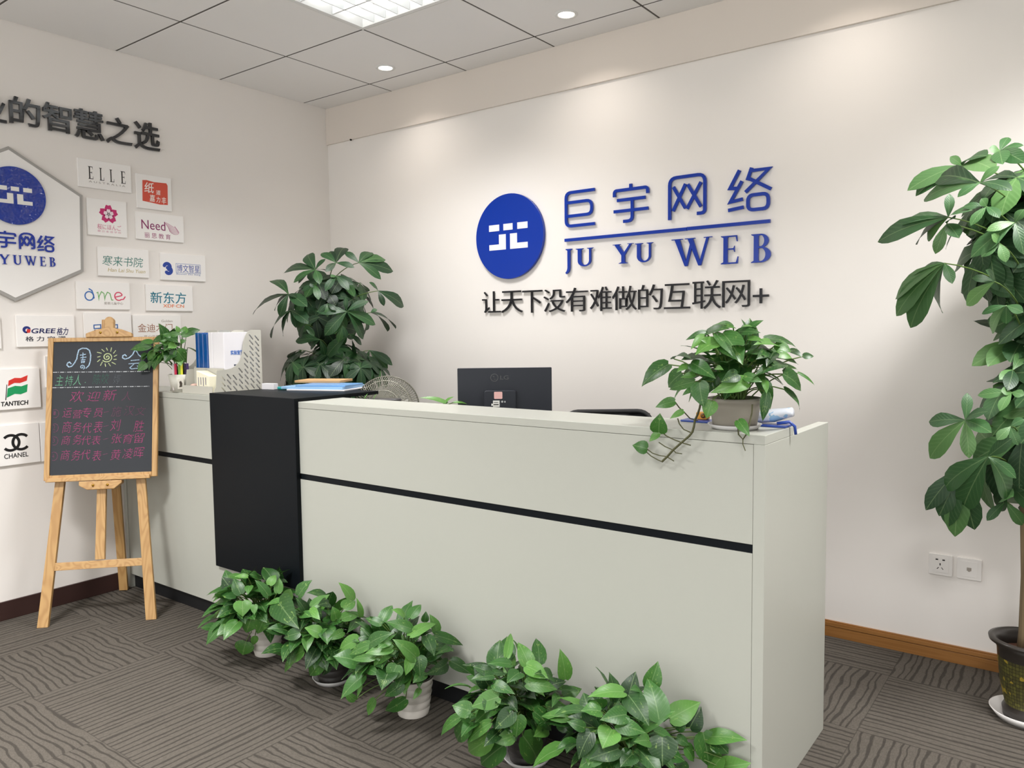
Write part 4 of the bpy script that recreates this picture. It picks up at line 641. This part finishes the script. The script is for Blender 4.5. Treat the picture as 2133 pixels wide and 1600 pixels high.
# ---------------------------------------------------------------- books on the black block
def slab(name, label, cat, c, sx, sy, z0, z1, ang, m, group=None, bev=.001):
    fr2 = Fr((c[0], c[1], 0), (math.cos(ang), math.sin(ang), 0), (-math.sin(ang), math.cos(ang), 0)); b = MB(); b.box((-sx/2, -sy/2, z0), (sx/2, sy/2, z1), fr2); return tag(b.build(name, m, None, bev), label, cat, group)
ZK = 1.0795
slab('paper_stack', 'loose stack of white paper under the blue folder on the black block', 'paper', (1.19, -1.055), .31, .2, ZK, ZK+.006, .32, PW)
slab('document_folder', 'light blue plastic folder on the paper stack on the black block', 'folder', (1.16, -1.05), .33, .21, ZK+.0065, ZK+.018, .33, mat('blue_plastic', '92bade', .25))
slab('document_folder', 'deeper blue folder sheet on top of the light blue folder', 'folder', (1.2, -1.045), .26, .18, ZK+.0185, ZK+.025, .37, mat('blue_plastic2', '6f9fd2', .25))
slab('notebook', 'tan kraft notebook lying behind the blue folders', 'notebook', (1.05, -.955), .24, .15, ZK+.0255, ZK+.037, .42, mat('kraft', 'bd9668', .7))
slab('paper_pad', 'small white pad standing left of the blue folders by the organizer', 'paper', (.935, -1.19), .075, .03, ZK, ZK+.028, .2, PW)
tag(MB().tube([(1.0, -1.19, ZK+.008), (1.09, -1.165, ZK+.0075)], .0075, 10).build('marker_pen', mat('teal_pen', '2fa7a4', .3)), 'teal marker pen lying in front of the blue folders', 'pen')
b = MB(); b.box((.868, -1.17, ZK-.016), (1.486, -1.0, ZK-.0005)); b.build('black_shelf', BLACK, D, .001)
# ---------------------------------------------------------------- monitor
MU = Vector((.802, .598, 0)); MC = Vector((2.121, -.872, 0)); MF = Fr(MC, MU, (0, 0, 1))
PB = m_paint('monitor_plastic', '2a2d35', .45, .05, 60)
t = thing('monitor', 'black computer monitor seen from behind, standing behind the counter', 'monitor', (2.121, -.872, .7505))
b = MB(); b.hexa([MF(-.2, .935, -.014), MF(.2, .935, -.014), MF(.2, .935, .004), MF(-.2, .935, .004), MF(-.2, 1.192, -.014), MF(.2, 1.192, -.014), MF(.2, 1.192, .004), MF(-.2, 1.192, .004)]); b.build('housing', PB, t, .003)
b = MB(); b.box((-.185, .95, -.0155), (.185, 1.18, -.0135), MF); b.build('screen', mat('screen_black', '0c0d10', .15), t)
b = MB(); b.prism(MF, rrect(-.088, .90, .048, 1.098, .012), .0035, .022); bk = b.build('back_cover', PB, t, .005, 3)
b = MB(); b.prism(MF, rrect(-.045, 1.062, -.010, 1.092, .004), .022, .0226); b.build('sticker', mat('sticker_pink', 'e8b7b3', .5), bk)
b = MB(); b.box((-.050, 1.028, .022), (-.022, 1.055, .0226), MF); b.box((-.057, 1.033, .022), (-.05, 1.042, .0226), MF); lb_ = b.build('label', mat('label_white', 'e2e2de', .5), bk)
b = MB(); b.box((-.048, 1.036, .0226), (-.026, 1.040, .0229), MF); b.box((-.046, 1.046, .0226), (-.028, 1.048, .0229), MF); b.build('barcode', HOLE, lb_)
b = MB(); b.disc(MF, (-.011, 1.05), .0045, .022, .0226, 16); b.box((-.002, 1.046, .022), (.003, 1.053, .0226), MF); b.build('mark', mat('mark_grey', 'b4b6b8', .5), bk)
DG = mat('logo_dark', '14171e', .25)
b = MB(); c = (-.043, 1.151); b.band(MF, arc(c, .0175, .0175, 0, 360, 30), arc(c, .0135, .0135, 0, 360, 30), .004, .0052); b.disc(MF, (-.047, 1.156), .003, .004, .0052, 12); b.box((c[0]-.001, 1.142, .004), (c[0]+.001, 1.157, .0052), MF); b.box((c[0]+.001, 1.142, .004), (c[0]+.008, 1.144, .0052), MF); b.text('LG', MF, (-.019, 1.142, .018, 1.160), .004, .0052, .03); b.build('emblem', DG, t)
b = MB(); b.prism(MF, rrect(-.045, .76, .025, .95, .01), -.012, .006); b.build('stand', PB, t, .002)
b = MB(); b.disc(MF, (0, 0), .01, 0, .001); b = MB(); b.lathe(Vector((2.121, -.872, .7505)), [(0, .012), (.09, .010), (.1, .004), (.1, 0), (0, 0)], 36); b.build('base', PB, t)
# ---------------------------------------------------------------- fan
FC = Vector((1.43, -.90, .985)); FV = Vector((.42, -.62, .22)).normalized(); FN = thing('desk_fan', 'grey wire-cage desk fan behind the counter beside the large leafy plant', 'fan', (1.43, -.9, .7505))
WIRE = mat('fan_wire', '8d8b7e', .4, .2)
FF = Fr(FC, FV.cross(Vector((0, 0, 1)))*-1, Vector((0, 0, 1))-FV*FV.z)
b = MB(); cage = lambda s: [(.158, 0), (.150, .028), (.125, .05), (.075, .062), (.03, .064)]
for sgn in (1, -1):
    for k in range(84):
        a = 2*math.pi*k/84; b.tube([FF(r*math.cos(a+(.158-r)*2), r*math.sin(a+(.158-r)*2), sgn*z) for r, z in cage(1)], .0013, 4, caps=False)
    for r, z in ((.158, .0), (.125, .05), (.075, .062), (.03, .064)):
        b.tube([FF(r*math.cos(2*math.pi*k/48), r*math.sin(2*math.pi*k/48), sgn*z) for k in range(48)], 0.0022 if r < .15 else .0036, 5, closed=True)
b.build('cage', WIRE, FN)
GB = mat('fan_grey', '8f8d84', .4)
for k in range(3):
    a0 = 2*math.pi*k/3; b = MB(); b.add([FF(.02*math.cos(a0-.5), .02*math.sin(a0-.5), .012), FF(.11*math.cos(a0-.35), .11*math.sin(a0-.35), .02), FF(.115*math.cos(a0+.45), .115*math.sin(a0+.45), -.012), FF(.02*math.cos(a0+.5), .02*math.sin(a0+.5), -.008)], [(0, 1, 2, 3)]); o = b.build('blade', GB, FN); sm = o.modifiers.new('s', 'SOLIDIFY'); sm.thickness = .002
MB().lathe(FC-FF.w*.09, [(0, 0), (.045, .003), (.05, .03), (.05, .07), (.03, .1), (.0, .1)], 24, True, FF.w).build('motor', GB, FN)
b = MB(); b.tube([FC-FF.w*.05, FC-FF.w*.05-Vector((0, 0, .08)), Vector((1.43-.02, -.9+.03, .77))], .012, 10); b.build('stand', GB, FN)
MB().lathe((1.41, -.87, .7505), [(0, .03), (.05, .026), (.1, .01), (.105, 0), (0, 0)], 32).build('base', GB, FN)
# dark pad on a stand
t = thing('desk_stand', 'dark grey rounded pad lying in front of the fan behind the counter', 'stand', (1.50, -1.09, .7505))
b = MB(); b.prism(Fr((1.50, -1.09, 1.042), (.79, .6, 0), (-.6, .79, 0)), rrect(-.16, -.035, .16, .035, .034), -.012, .008); b.build('pad', mat('dark_pad', '3a3838', .5), t, .006, 3)
b = MB(); b.tube([(1.5, -1.09, .76), (1.5, -1.09, 1.031)], .012, 12); b.build('post', mat('dark_pad', '3a3838'), t)
MB().lathe((1.5, -1.09, .7505), [(0, .012), (.06, .01), (.07, 0), (0, 0)], 28).build('base', mat('dark_pad', '3a3838'), t)
# ---------------------------------------------------------------- office chair
t = thing('office_chair', 'black mesh office chair showing only its back top above the counter', 'chair', (2.43, -.48, 0))
CB = mat('chair_black', '17181a', .5); CF = Fr((2.27, -.27, 0), (.802, .598, 0), (0, 0, 1))
bk_ = [tuple(p) for p in fillet([(-.2, .55), (-.2, .962), (.2, .962), (.2, .55)], .06, True, 6)]
crv = lambda a: .06*(a/.2)**2
b = MB(); b.tube([CF(a, h, crv(a)) for a, h in bk_], .012, 8, closed=True); b.build('back_frame', CB, t)
b = MB(); n = 10; P = [CF(-.195+.39*i/n, .56+.395*j, crv(-.195+.39*i/n)) for j in (0, 1) for i in range(n+1)]; b.add(P, [(i, i+1, n+2+i, n+1+i) for i in range(n)], True); o = b.build('back_mesh', mat('mesh_black', '202224', .8), t); o.modifiers.new('s', 'SOLIDIFY').thickness = .004
b = MB(); b.prism(Fr((2.43, -.48, .44), (.802, .598, 0), (-.598, .802, 0)), rrect(-.22, -.21, .22, .21, .07), -.03, .03); b.build('seat', CB, t, .012, 3)
b = MB(); b.tube([CF(0, .58, -.01), CF(0, .42, -.005), Vector((2.40, -.44, .4))], .016, 8); b.build('back_support', CB, t)
b = MB(); b.tube([(2.43, -.48, .41), (2.43, -.48, .06)], .025, 12); b.build('column', CB, t)
for k in range(5):
    a = 2*math.pi*k/5+.3; e_ = Vector((2.43+.25*math.cos(a), -.48+.25*math.sin(a), .06)); b = MB(); b.tube([(2.43, -.48, .085), e_], .018, 8, .012); o = b.build('leg', CB, t)
    MB().lathe(e_-Vector((-.012*math.sin(a), .012*math.cos(a), .032)), [(0, 0), (.024, 0), (.027, .01), (.024, .022), (0, .022)], 14, True, (-math.sin(a), math.cos(a), 0)).build('caster', CB, o)
# ---------------------------------------------------------------- things behind the pot on the counter
slab('plastic_folder', 'blue plastic folder lying behind the leafy pot on the counter', 'folder', (3.27, -1.248), .32, .06, ZT+.0005, ZT+.006, 0, mat('blue_sheet', '2d4a9e', .3))
b = MB(); b.tube([(3.40, -1.262, ZT+.011), (3.432, -1.25, ZT+.016), (3.445, -1.243, ZT+.003), (3.447, -1.24, ZT-.02)], .0045, 8); tag(b.build('ruler_strip', mat('blue_sheet', '2d4a9e')), 'curled blue strip hanging over the right end of the counter', 'strip')
t = thing('tape_dispenser', 'small orange and yellow object behind the left side of the leafy pot', 'tape', (3.16, -1.235, ZT+.0065))
b = MB(); b.prism(Fr((3.165, -1.235, ZT+.0065), (1, 0, 0), (0, 0, 1)), rrect(-.018, 0, .018, .022, .005), -.012, .012); b.build('body', mat('orange_plastic', 'e09a2c', .4), t, .002)
b = MB(); b.lathe((3.172, -1.248, ZT+.019), [(.006, 0), (.008, .004), (.004, .006)], 14, True, (0, -1, 0)); b.build('hub', mat('brown_hub', '6b4a2a', .5), t)
b = MB(); fr2 = Fr((3.385, -1.235, ZT+.017), (.97, .1, .22), (-.1, .97, 0)); P = []
for i in range(9):
    s_ = -.055+.11*i/8; hh = .017*(1-.4*abs(i-4)/4)+.003; ww = .028*(1-.25*(abs(i-4)/4)**2)
    P += [fr2(s_, ww*math.cos(2*math.pi*k/14), .014+hh*math.sin(2*math.pi*k/14)) for k in range(14)]
b.add(P, [(i*14+k, i*14+(k+1) % 14, (i+1)*14+(k+1) % 14, (i+1)*14+k) for i in range(8) for k in range(14)]+[tuple(range(13, -1, -1)), tuple(range(8*14, 9*14))], True)
pk = mat('tissue_pack', 'cfdcea', .25); g_ = NG(pk); tc = g_.node('ShaderNodeTexCoord').outputs['Object']; g_.link(g_.mix(g_.m('GREATER_THAN', g_.noise(tc, 28, 2), .55), lin('dfe4ee'), lin('9cc4e4')), g_.b.inputs['Base Color'])
o = b.build('tissue_pack', pk); tag(o, 'pale blue plastic tissue pack at the right end of the counter', 'tissue pack')
# ---------------------------------------------------------------- plants
POTHOS = [(0, .3), (.04, .68), (.14, .95), (.3, 1), (.48, .9), (.66, .66), (.82, .36), (.93, .13), (1, .0)]
PACH = [(0, .06), (.1, .24), (.25, .55), (.45, .88), (.62, 1), (.78, .85), (.9, .5), (.97, .16), (1, 0)]
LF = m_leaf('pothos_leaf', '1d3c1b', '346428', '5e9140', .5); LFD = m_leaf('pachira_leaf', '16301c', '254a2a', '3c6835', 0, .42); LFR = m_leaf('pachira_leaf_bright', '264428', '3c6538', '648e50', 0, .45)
STEM = mat('plant_stem', '5f7a3a', .5); STEMD = mat('vine_stem', '4a4a2a', .6); SOIL = mat('potting_soil', '2e221a', .95)
RIB = m_paint('ribbed_white_pot', 'c9c3bb', .45); DPOT = mat('dark_pot', '34312f', .4); SAUC = mat('grey_saucer', 'b9b7b5', .4); GPOT = m_paint('taupe_pot', '9c968b', .5, .1, 30)
def clampy(p, ymax):
    p = Vector(p)
    if ymax is not None and p.y > ymax: p.y = ymax-.004
    return p
def pothos(t, data, c, top, Rm, nfill, seed, ymax=None, arch=.14, zmin=.03, stemr=.0019, box=None):
    r = random.Random(seed); b = MB(); sb = MB(); c = Vector(c); top = Vector(top)
    def stem(B):
        B = Vector(B); s0 = top+Vector((r.uniform(-.03, .03), r.uniform(-.03, .03), 0)); m = (s0+B)/2+Vector((0, 0, .05)); sb.tube([clampy(p, ymax) for p in bez(s0, m, B, 6)], stemr, 5, caps=False)
    for bx, by, bz, tx, ty, tz, w, nx, ny, nz in data:
        B = Vector((bx, by, bz))/1000; T = Vector((tx, ty, tz))/1000
        b.leaf(B, T, w/1000*1.08, (nx, ny, nz), POTHOS, min(1, max(0, r.gauss(.6, .25))), .2+r.uniform(0, .25), arch, .1, .07, .012)
        stem(B)
    k = 0
    while k < nfill:
        th = r.uniform(0, 2*math.pi); z = r.uniform(-.35, 1); q = math.sqrt(max(0, 1-z*z)); d = Vector((q*math.cos(th), q*math.sin(th), z*.8)); rad = Rm*r.uniform(.35, .8)
        B = c+d*rad; L = r.uniform(.06, .105); a = (d+Vector((r.uniform(-.5, .5), r.uniform(-.5, .5), r.uniform(-.9, .1)))).normalized(); T = B+a*L
        B = clampy(B, ymax); T = clampy(T, ymax); k += 1
        if B.z < zmin+.02 or T.z < zmin: continue
        if box and (box(B) or box(T)): continue
        b.leaf(B, T, L*r.uniform(.62, .8), d+Vector((0, 0, .7)), POTHOS, min(1, max(0, r.gauss(.4, .25))), .2+r.uniform(0, .3), arch, .12, .07, .012); stem(B)
    if ymax is not None:
        for v in b.v: v.y = min(v.y, ymax+.012)
    for v in b.v: v.z = max(v.z, zmin*.5)
    b.build('foliage', LF, t); sb.build('stem', STEM, t)
def ribbed(t, x, y, z, r0, r1, h, m):
    pr = [(0, .004), (r0, 0)]; n = 5
    for k in range(n):
        a = r0+(r1-r0)*k/n; e = r0+(r1-r0)*(k+1)/n; pr += [(a, h*k/n+.002), (e+.002, h*(k+1)/n-.004), (e-.001, h*(k+1)/n)]
    pr += [(r1+.004, h), (r1-.004, h), (r1-.006, h-.02)]
    MB().lathe((x, y, z), pr, 36).build('pot', m, t); MB().lathe((x, y, z), [(0, h-.018), (r1-.006, h-.02)], 24).build('soil', SOIL, t)
FPOT = [('LA', (1.362, -1.555), .05, .07, .13, RIB, 0, 'bushy pothos in a white ribbed pot under the black desk block, leftmost on the floor', (1.37, -1.62, .22)),
 ('LB', (1.79, -1.56), .055, .072, .13, DPOT, 1, 'leafy pothos in a dark pot on a grey saucer, second from left on the floor', (1.79, -1.63, .20)),
 ('LC', (2.225, -1.565), .055, .072, .135, RIB, 0, 'leafy pothos in a white ribbed pot at the middle of the floor row', (2.22, -1.64, .22)),
 ('LD', (2.73, -1.575), .055, .072, .13, DPOT, 1, 'dense upright pothos second from the right in the floor row, hiding its pot', (2.72, -1.66, .22)),
 ('LE', (3.09, -1.575), .055, .072, .13, DPOT, 1, 'large leaved pothos nearest the desk corner, cut by the bottom picture edge', (3.08, -1.66, .21))]
for k, (dn, (x, y), r0, r1, h, m, sc_, lb, c) in enumerate(FPOT):
    t = thing('potted_pothos', lb, 'potted plant', (x, y, 0), 'pothos plants along the desk front')
    z = 0.001
    if sc_: MB().lathe((x, y, .001), [(0, .004), (.062, .004), (.076, .02), (.08, .02), (.066, 0), (0, 0)], 36).build('saucer', SAUC, t); z = .006
    ribbed(t, x, y, z, r0, r1, h, m)
    pothos(t, LEAVES[dn], c, (x, y, h-.01), .18, 85, 11+k, -1.476)
# counter plant
t = thing('potted_pothos', 'pothos in a taupe pot on the counter end, one vine trailing down the front', 'potted plant', (3.31, -1.35, ZT), None)
px_, py_ = 3.31, -1.352
MB().lathe((px_, py_, ZT+.0005), [(0, .004), (.058, .004), (.071, .014), (.075, .014), (.062, 0), (0, 0)], 40).build('saucer', SAUC, t)
MB().lathe((px_, py_, ZT+.006), [(0, 0), (.06, 0), (.07, .06), (.071, .068), (.076, .07), (.077, .082), (.072, .083), (.069, .07)], 40).build('pot', GPOT, t)
MB().lathe((px_, py_, ZT+.006), [(0, .068), (.069, .066)], 24).build('soil', SOIL, t)
pothos(t, LEAVES['LDESK'][:41], (3.31, -1.345, 1.23), (px_, py_, ZT+.07), .16, 60, 5, None, .14, ZT+.05)
vb = MB(); rv = random.Random(8)
for bx, by, bz, tx, ty, tz, w_, nx, ny, nz in VLEAF:
    lb_ = MB(); lb_.leaf(Vector((bx, by, bz))/1000, Vector((tx, ty, tz))/1000, w_/1000*1.3, (nx, ny, nz), POTHOS, rv.uniform(.55, 1), .3, .12, .1, .06, .01); lb_.build('vine_leaf', LF, t)
for pl, r in VSTEM: vb.tube([Vector(p)/1000 for p in pl], r/10000, 6, caps=False)
vb.build('vine', STEMD, t)
# organizer plant
t = thing('potted_pothos', 'small pothos in the cup of the grey organizer, hanging over the chalkboard corner', 'potted plant', (.515, -1.405, ZT+.01), None)
MB().lathe((.515, -1.395, ZT+.0085), [(0, 0), (.028, 0), (.034, .10), (.032, .10), (.026, .004), (0, .004)], 20).build('pot', DPOT, t)
pothos(t, LEAVES['LHOLDER'], (.47, -1.42, 1.27), (.515, -1.395, ZT+.09), .115, 60, 21, None, .12, ZT+.1, .0016, lambda p: (p.x > .58 and p.y > -1.43) or (Vector(p)-M0).dot(EF.w) < .035)
# small plants behind the counter
for lbl, (x, y), lv in (('small bright green plant tips peeping over the counter in front of the fan', (1.63, -1.19), [((1.60, -1.19, 1.05), (1.615, -1.185, 1.087), .03), ((1.64, -1.175, 1.05), (1.655, -1.17, 1.087), .024)]),
    ('light green plant leaves peeping over the counter left of the monitor', (1.93, -1.03), [((1.93, -1.03, 1.046), (1.836, -1.097, 1.074), .03), ((1.925, -1.035, 1.045), (1.955, -1.01, 1.075), .034), ((1.95, -1.01, 1.047), (2.0, -.975, 1.043), .02)])):
    x += .1 if x < 1.7 else -.13
    t = thing('potted_pothos', lbl, 'potted plant', (x, y+.06, .7505), None)
    ribbed(t, x, y+.06, .7505, .045, .06, .11, RIB); b = MB(); s = MB(); r = random.Random(4)
    for B, T, w_ in lv: b.leaf(B, T, w_, (-.3, -.6, .7), POTHOS, .95, .25, .15, .1, .06, .01); s.tube(bez((x, y+.06, .85), (x, y+.03, 1.02), B, 6), .002, 5)
    for k in range(14):
        a = 6.28*k/14; B = Vector((x+.05*math.cos(a), y+.06+.05*math.sin(a), .93+.03*r.random())); b.leaf(B, B+Vector((.06*math.cos(a), .06*math.sin(a), -.02)), .045, (0, 0, 1), POTHOS, r.random(), .25, .15, .1, .06, .01); s.tube([(x, y+.06, .85), B], .0018, 5)
    b.build('foliage', LF, t); s.build('stem', STEM, t)
def pachira(t, data, trunk, fill, seed, m, ymax, face, wr=.43):
    r = random.Random(seed); b = MB(); s = MB()
    for c, tips in data:
        c = Vector(c)/1000; cen = sum((Vector(q)/1000 for q in tips), Vector())/len(tips)
        for q in tips:
            T = Vector(q)/1000; L = (T-c).length; ax = (T-c).normalized()
            n = Vector(face)+Vector((r.uniform(-.35, .35), r.uniform(-.35, .35), r.uniform(-.2, .3)))
            b.leaf(c, T, max(.03, min(.078, L*.38)), n, PACH, min(1, max(0, r.gauss(.55, .28))), .16, .16, .06, 0, .012)
        tp = trunk(max(.12, c.z-.12)); s.tube(bez(tp, (tp+c)/2+Vector((0, 0, .05)), c, 7), .0032, 5, .002)
    for c, L, k, dirn in fill(r):
        c = Vector(c); nrm = (dirn+Vector((0, 0, .5))+.35*Vector(face)).normalized(); x = nrm.orthogonal().normalized(); y = nrm.cross(x); ph = r.uniform(0, 6.28)
        for j in range(k):
            a = ph+2*math.pi*j/k; d = (x*math.cos(a)+y*math.sin(a)-nrm*r.uniform(.15, .6)).normalized(); T = c+d*L*r.uniform(.75, 1.1)
            if T.y > ymax: T.y = ymax-.01
            b.leaf(c, T, L*wr*r.uniform(.9, 1.15), nrm, PACH, min(1, max(0, r.gauss(.4, .28))), .16, .14, .12, 0, .012)
        tp = trunk(max(.12, c.z-.1)); s.tube(bez(tp, (tp+c)/2+Vector((0, 0, .04)), c, 6), .003, 5, .002)
    for v in b.v: v.y = min(v.y, ymax); v.x = max(v.x, .03)
    b.build('foliage', m, t); s.build('leaf_stalk', STEM, t)
BARK = m_wood('bark', '7b6a4e', '5c4c38', .8, 1, 2)
# corner tree
t = thing('pachira_tree', 'dark green money tree with hand-shaped leaves in the corner behind the desk', 'potted plant', (.52, -.4, 0))
tr1 = lambda z: Vector((.52+.03*math.sin(z*3), -.40-.03*z, z))
MB().lathe((.52, -.4, 0.001), [(0, 0), (.13, 0), (.17, .27), (.185, .28), (.185, .3), (.16, .3), (.155, .26), (0, .26)], 36).build('pot', mat('brown_glaze', '3d2b20', .3), t)
b = MB(); b.tube([tr1(z) for z in (.24, .5, .8, 1.1, 1.35, 1.6)], .026, 10, .012); b.build('trunk', BARK, t)
def fill1(r):
    out = []
    for k in range(150):
        th = r.uniform(0, 6.28); z = r.uniform(-1, 1); q = math.sqrt(1-z*z); up = k < 66
        cc, rr, hh = ((.53, -.47, 1.52), .23, .21) if up else ((.60, -.5, 1.12), .27, .18)
        d = Vector((q*math.cos(th), q*math.sin(th), z)); f = r.uniform(.55, 1)
        out.append(((cc[0]+d.x*rr*f, cc[1]+d.y*rr*f, cc[2]+d.z*hh*f), r.uniform(.11, .16), 6, d))
    return out
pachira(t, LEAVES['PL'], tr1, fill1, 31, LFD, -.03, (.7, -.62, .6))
# right tree
t = thing('pachira_tree', 'tall money tree with hand-shaped leaves at the right picture edge in a patterned pot', 'potted plant', (3.975, -.37, 0))
tr2 = lambda z: Vector((3.952+.018*math.sin(z*4), -.37+.01*math.cos(z*5), z))
MB().lathe((3.975, -.37, .001), [(0, .004), (.085, .004), (.108, .03), (.112, .03), (.09, 0), (0, 0)], 44).build('saucer', mat('white_saucer', 'd8d5d2', .35), t)
pm = mat('patterned_glaze', '23201a', .3); g_ = NG(pm); tc = g_.node('ShaderNodeTexCoord').outputs['Object']; sp = g_.node('ShaderNodeSeparateXYZ'); g_.link(tc, sp.inputs[0])
an = g_.m('ARCTAN2', sp.outputs[1], sp.outputs[0]); br = g_.node('ShaderNodeTexBrick', offset=0, squash=1); g_.link(g_.xyz(g_.m('MULTIPLY', an, 1.6), g_.m('MULTIPLY', sp.outputs[2], 16.0)), br.inputs['Vector'])
br.inputs['Color1'].default_value = lin('5c5a2a'); br.inputs['Color2'].default_value = lin('3d3a22'); br.inputs['Mortar'].default_value = lin('16130f'); br.inputs['Scale'].default_value = 2.6; br.inputs['Mortar Size'].default_value = .03; br.inputs['Brick Width'].default_value = .5; br.inputs['Row Height'].default_value = .5
fl_ = g_.m('GREATER_THAN', g_.noise(tc, 26, 2), .62); zz = g_.m('MULTIPLY', g_.m('LESS_THAN', sp.outputs[2], .215), g_.m('GREATER_THAN', sp.outputs[2], .05))
cc_ = g_.mix(g_.m('MULTIPLY', fl_, .8), br.outputs[0], lin('a08a2e')); g_.link(g_.mix(zz, lin('2b2622'), cc_), g_.b.inputs['Base Color'])
MB().lathe((3.975, -.37, .006), [(0, 0), (.07, 0), (.074, .03), (.066, .045), (.082, .12), (.092, .21), (.094, .235), (.1, .25), (.118, .262), (.12, .272), (.106, .276), (.09, .262), (.088, .22)], 48).build('pot', pm, t)
MB().lathe((3.975, -.37, .006), [(0, .235), (.086, .225)], 24).build('soil', mat('brown_soil', '5b3a2a', .95), t)
b = MB(); b.tube([tr2(z) for z in (0.22, .3, .5, .7, .95, 1.2, 1.5, 1.75)], .029, 12, .011); b.build('trunk', BARK, t)
def fill2(r):
    out = []
    for k in range(200):
        th = r.uniform(0, 6.28); z = r.uniform(-1, 1); q = math.sqrt(1-z*z); up = k < 66
        cc, rr, hh = ((3.95, -.41, 1.62), .23, .27) if up else ((3.985, -.40, 1.02), .19, .25) if k < 130 else ((4.05, -.42, 1.34), .17, .26)
        d = Vector((q*math.cos(th), q*math.sin(th), z)); f = r.uniform(.4, 1)
        if k % 2 and not up: d.x = abs(d.x)
        out.append(((cc[0]+d.x*rr*f, cc[1]+d.y*rr*f, cc[2]+d.z*hh*f), r.uniform(.14, .19), 6, d))
    return out
pachira(t, LEAVES['PR'], tr2, fill2, 32, LFR, -.02, (.05, -.95, .6))
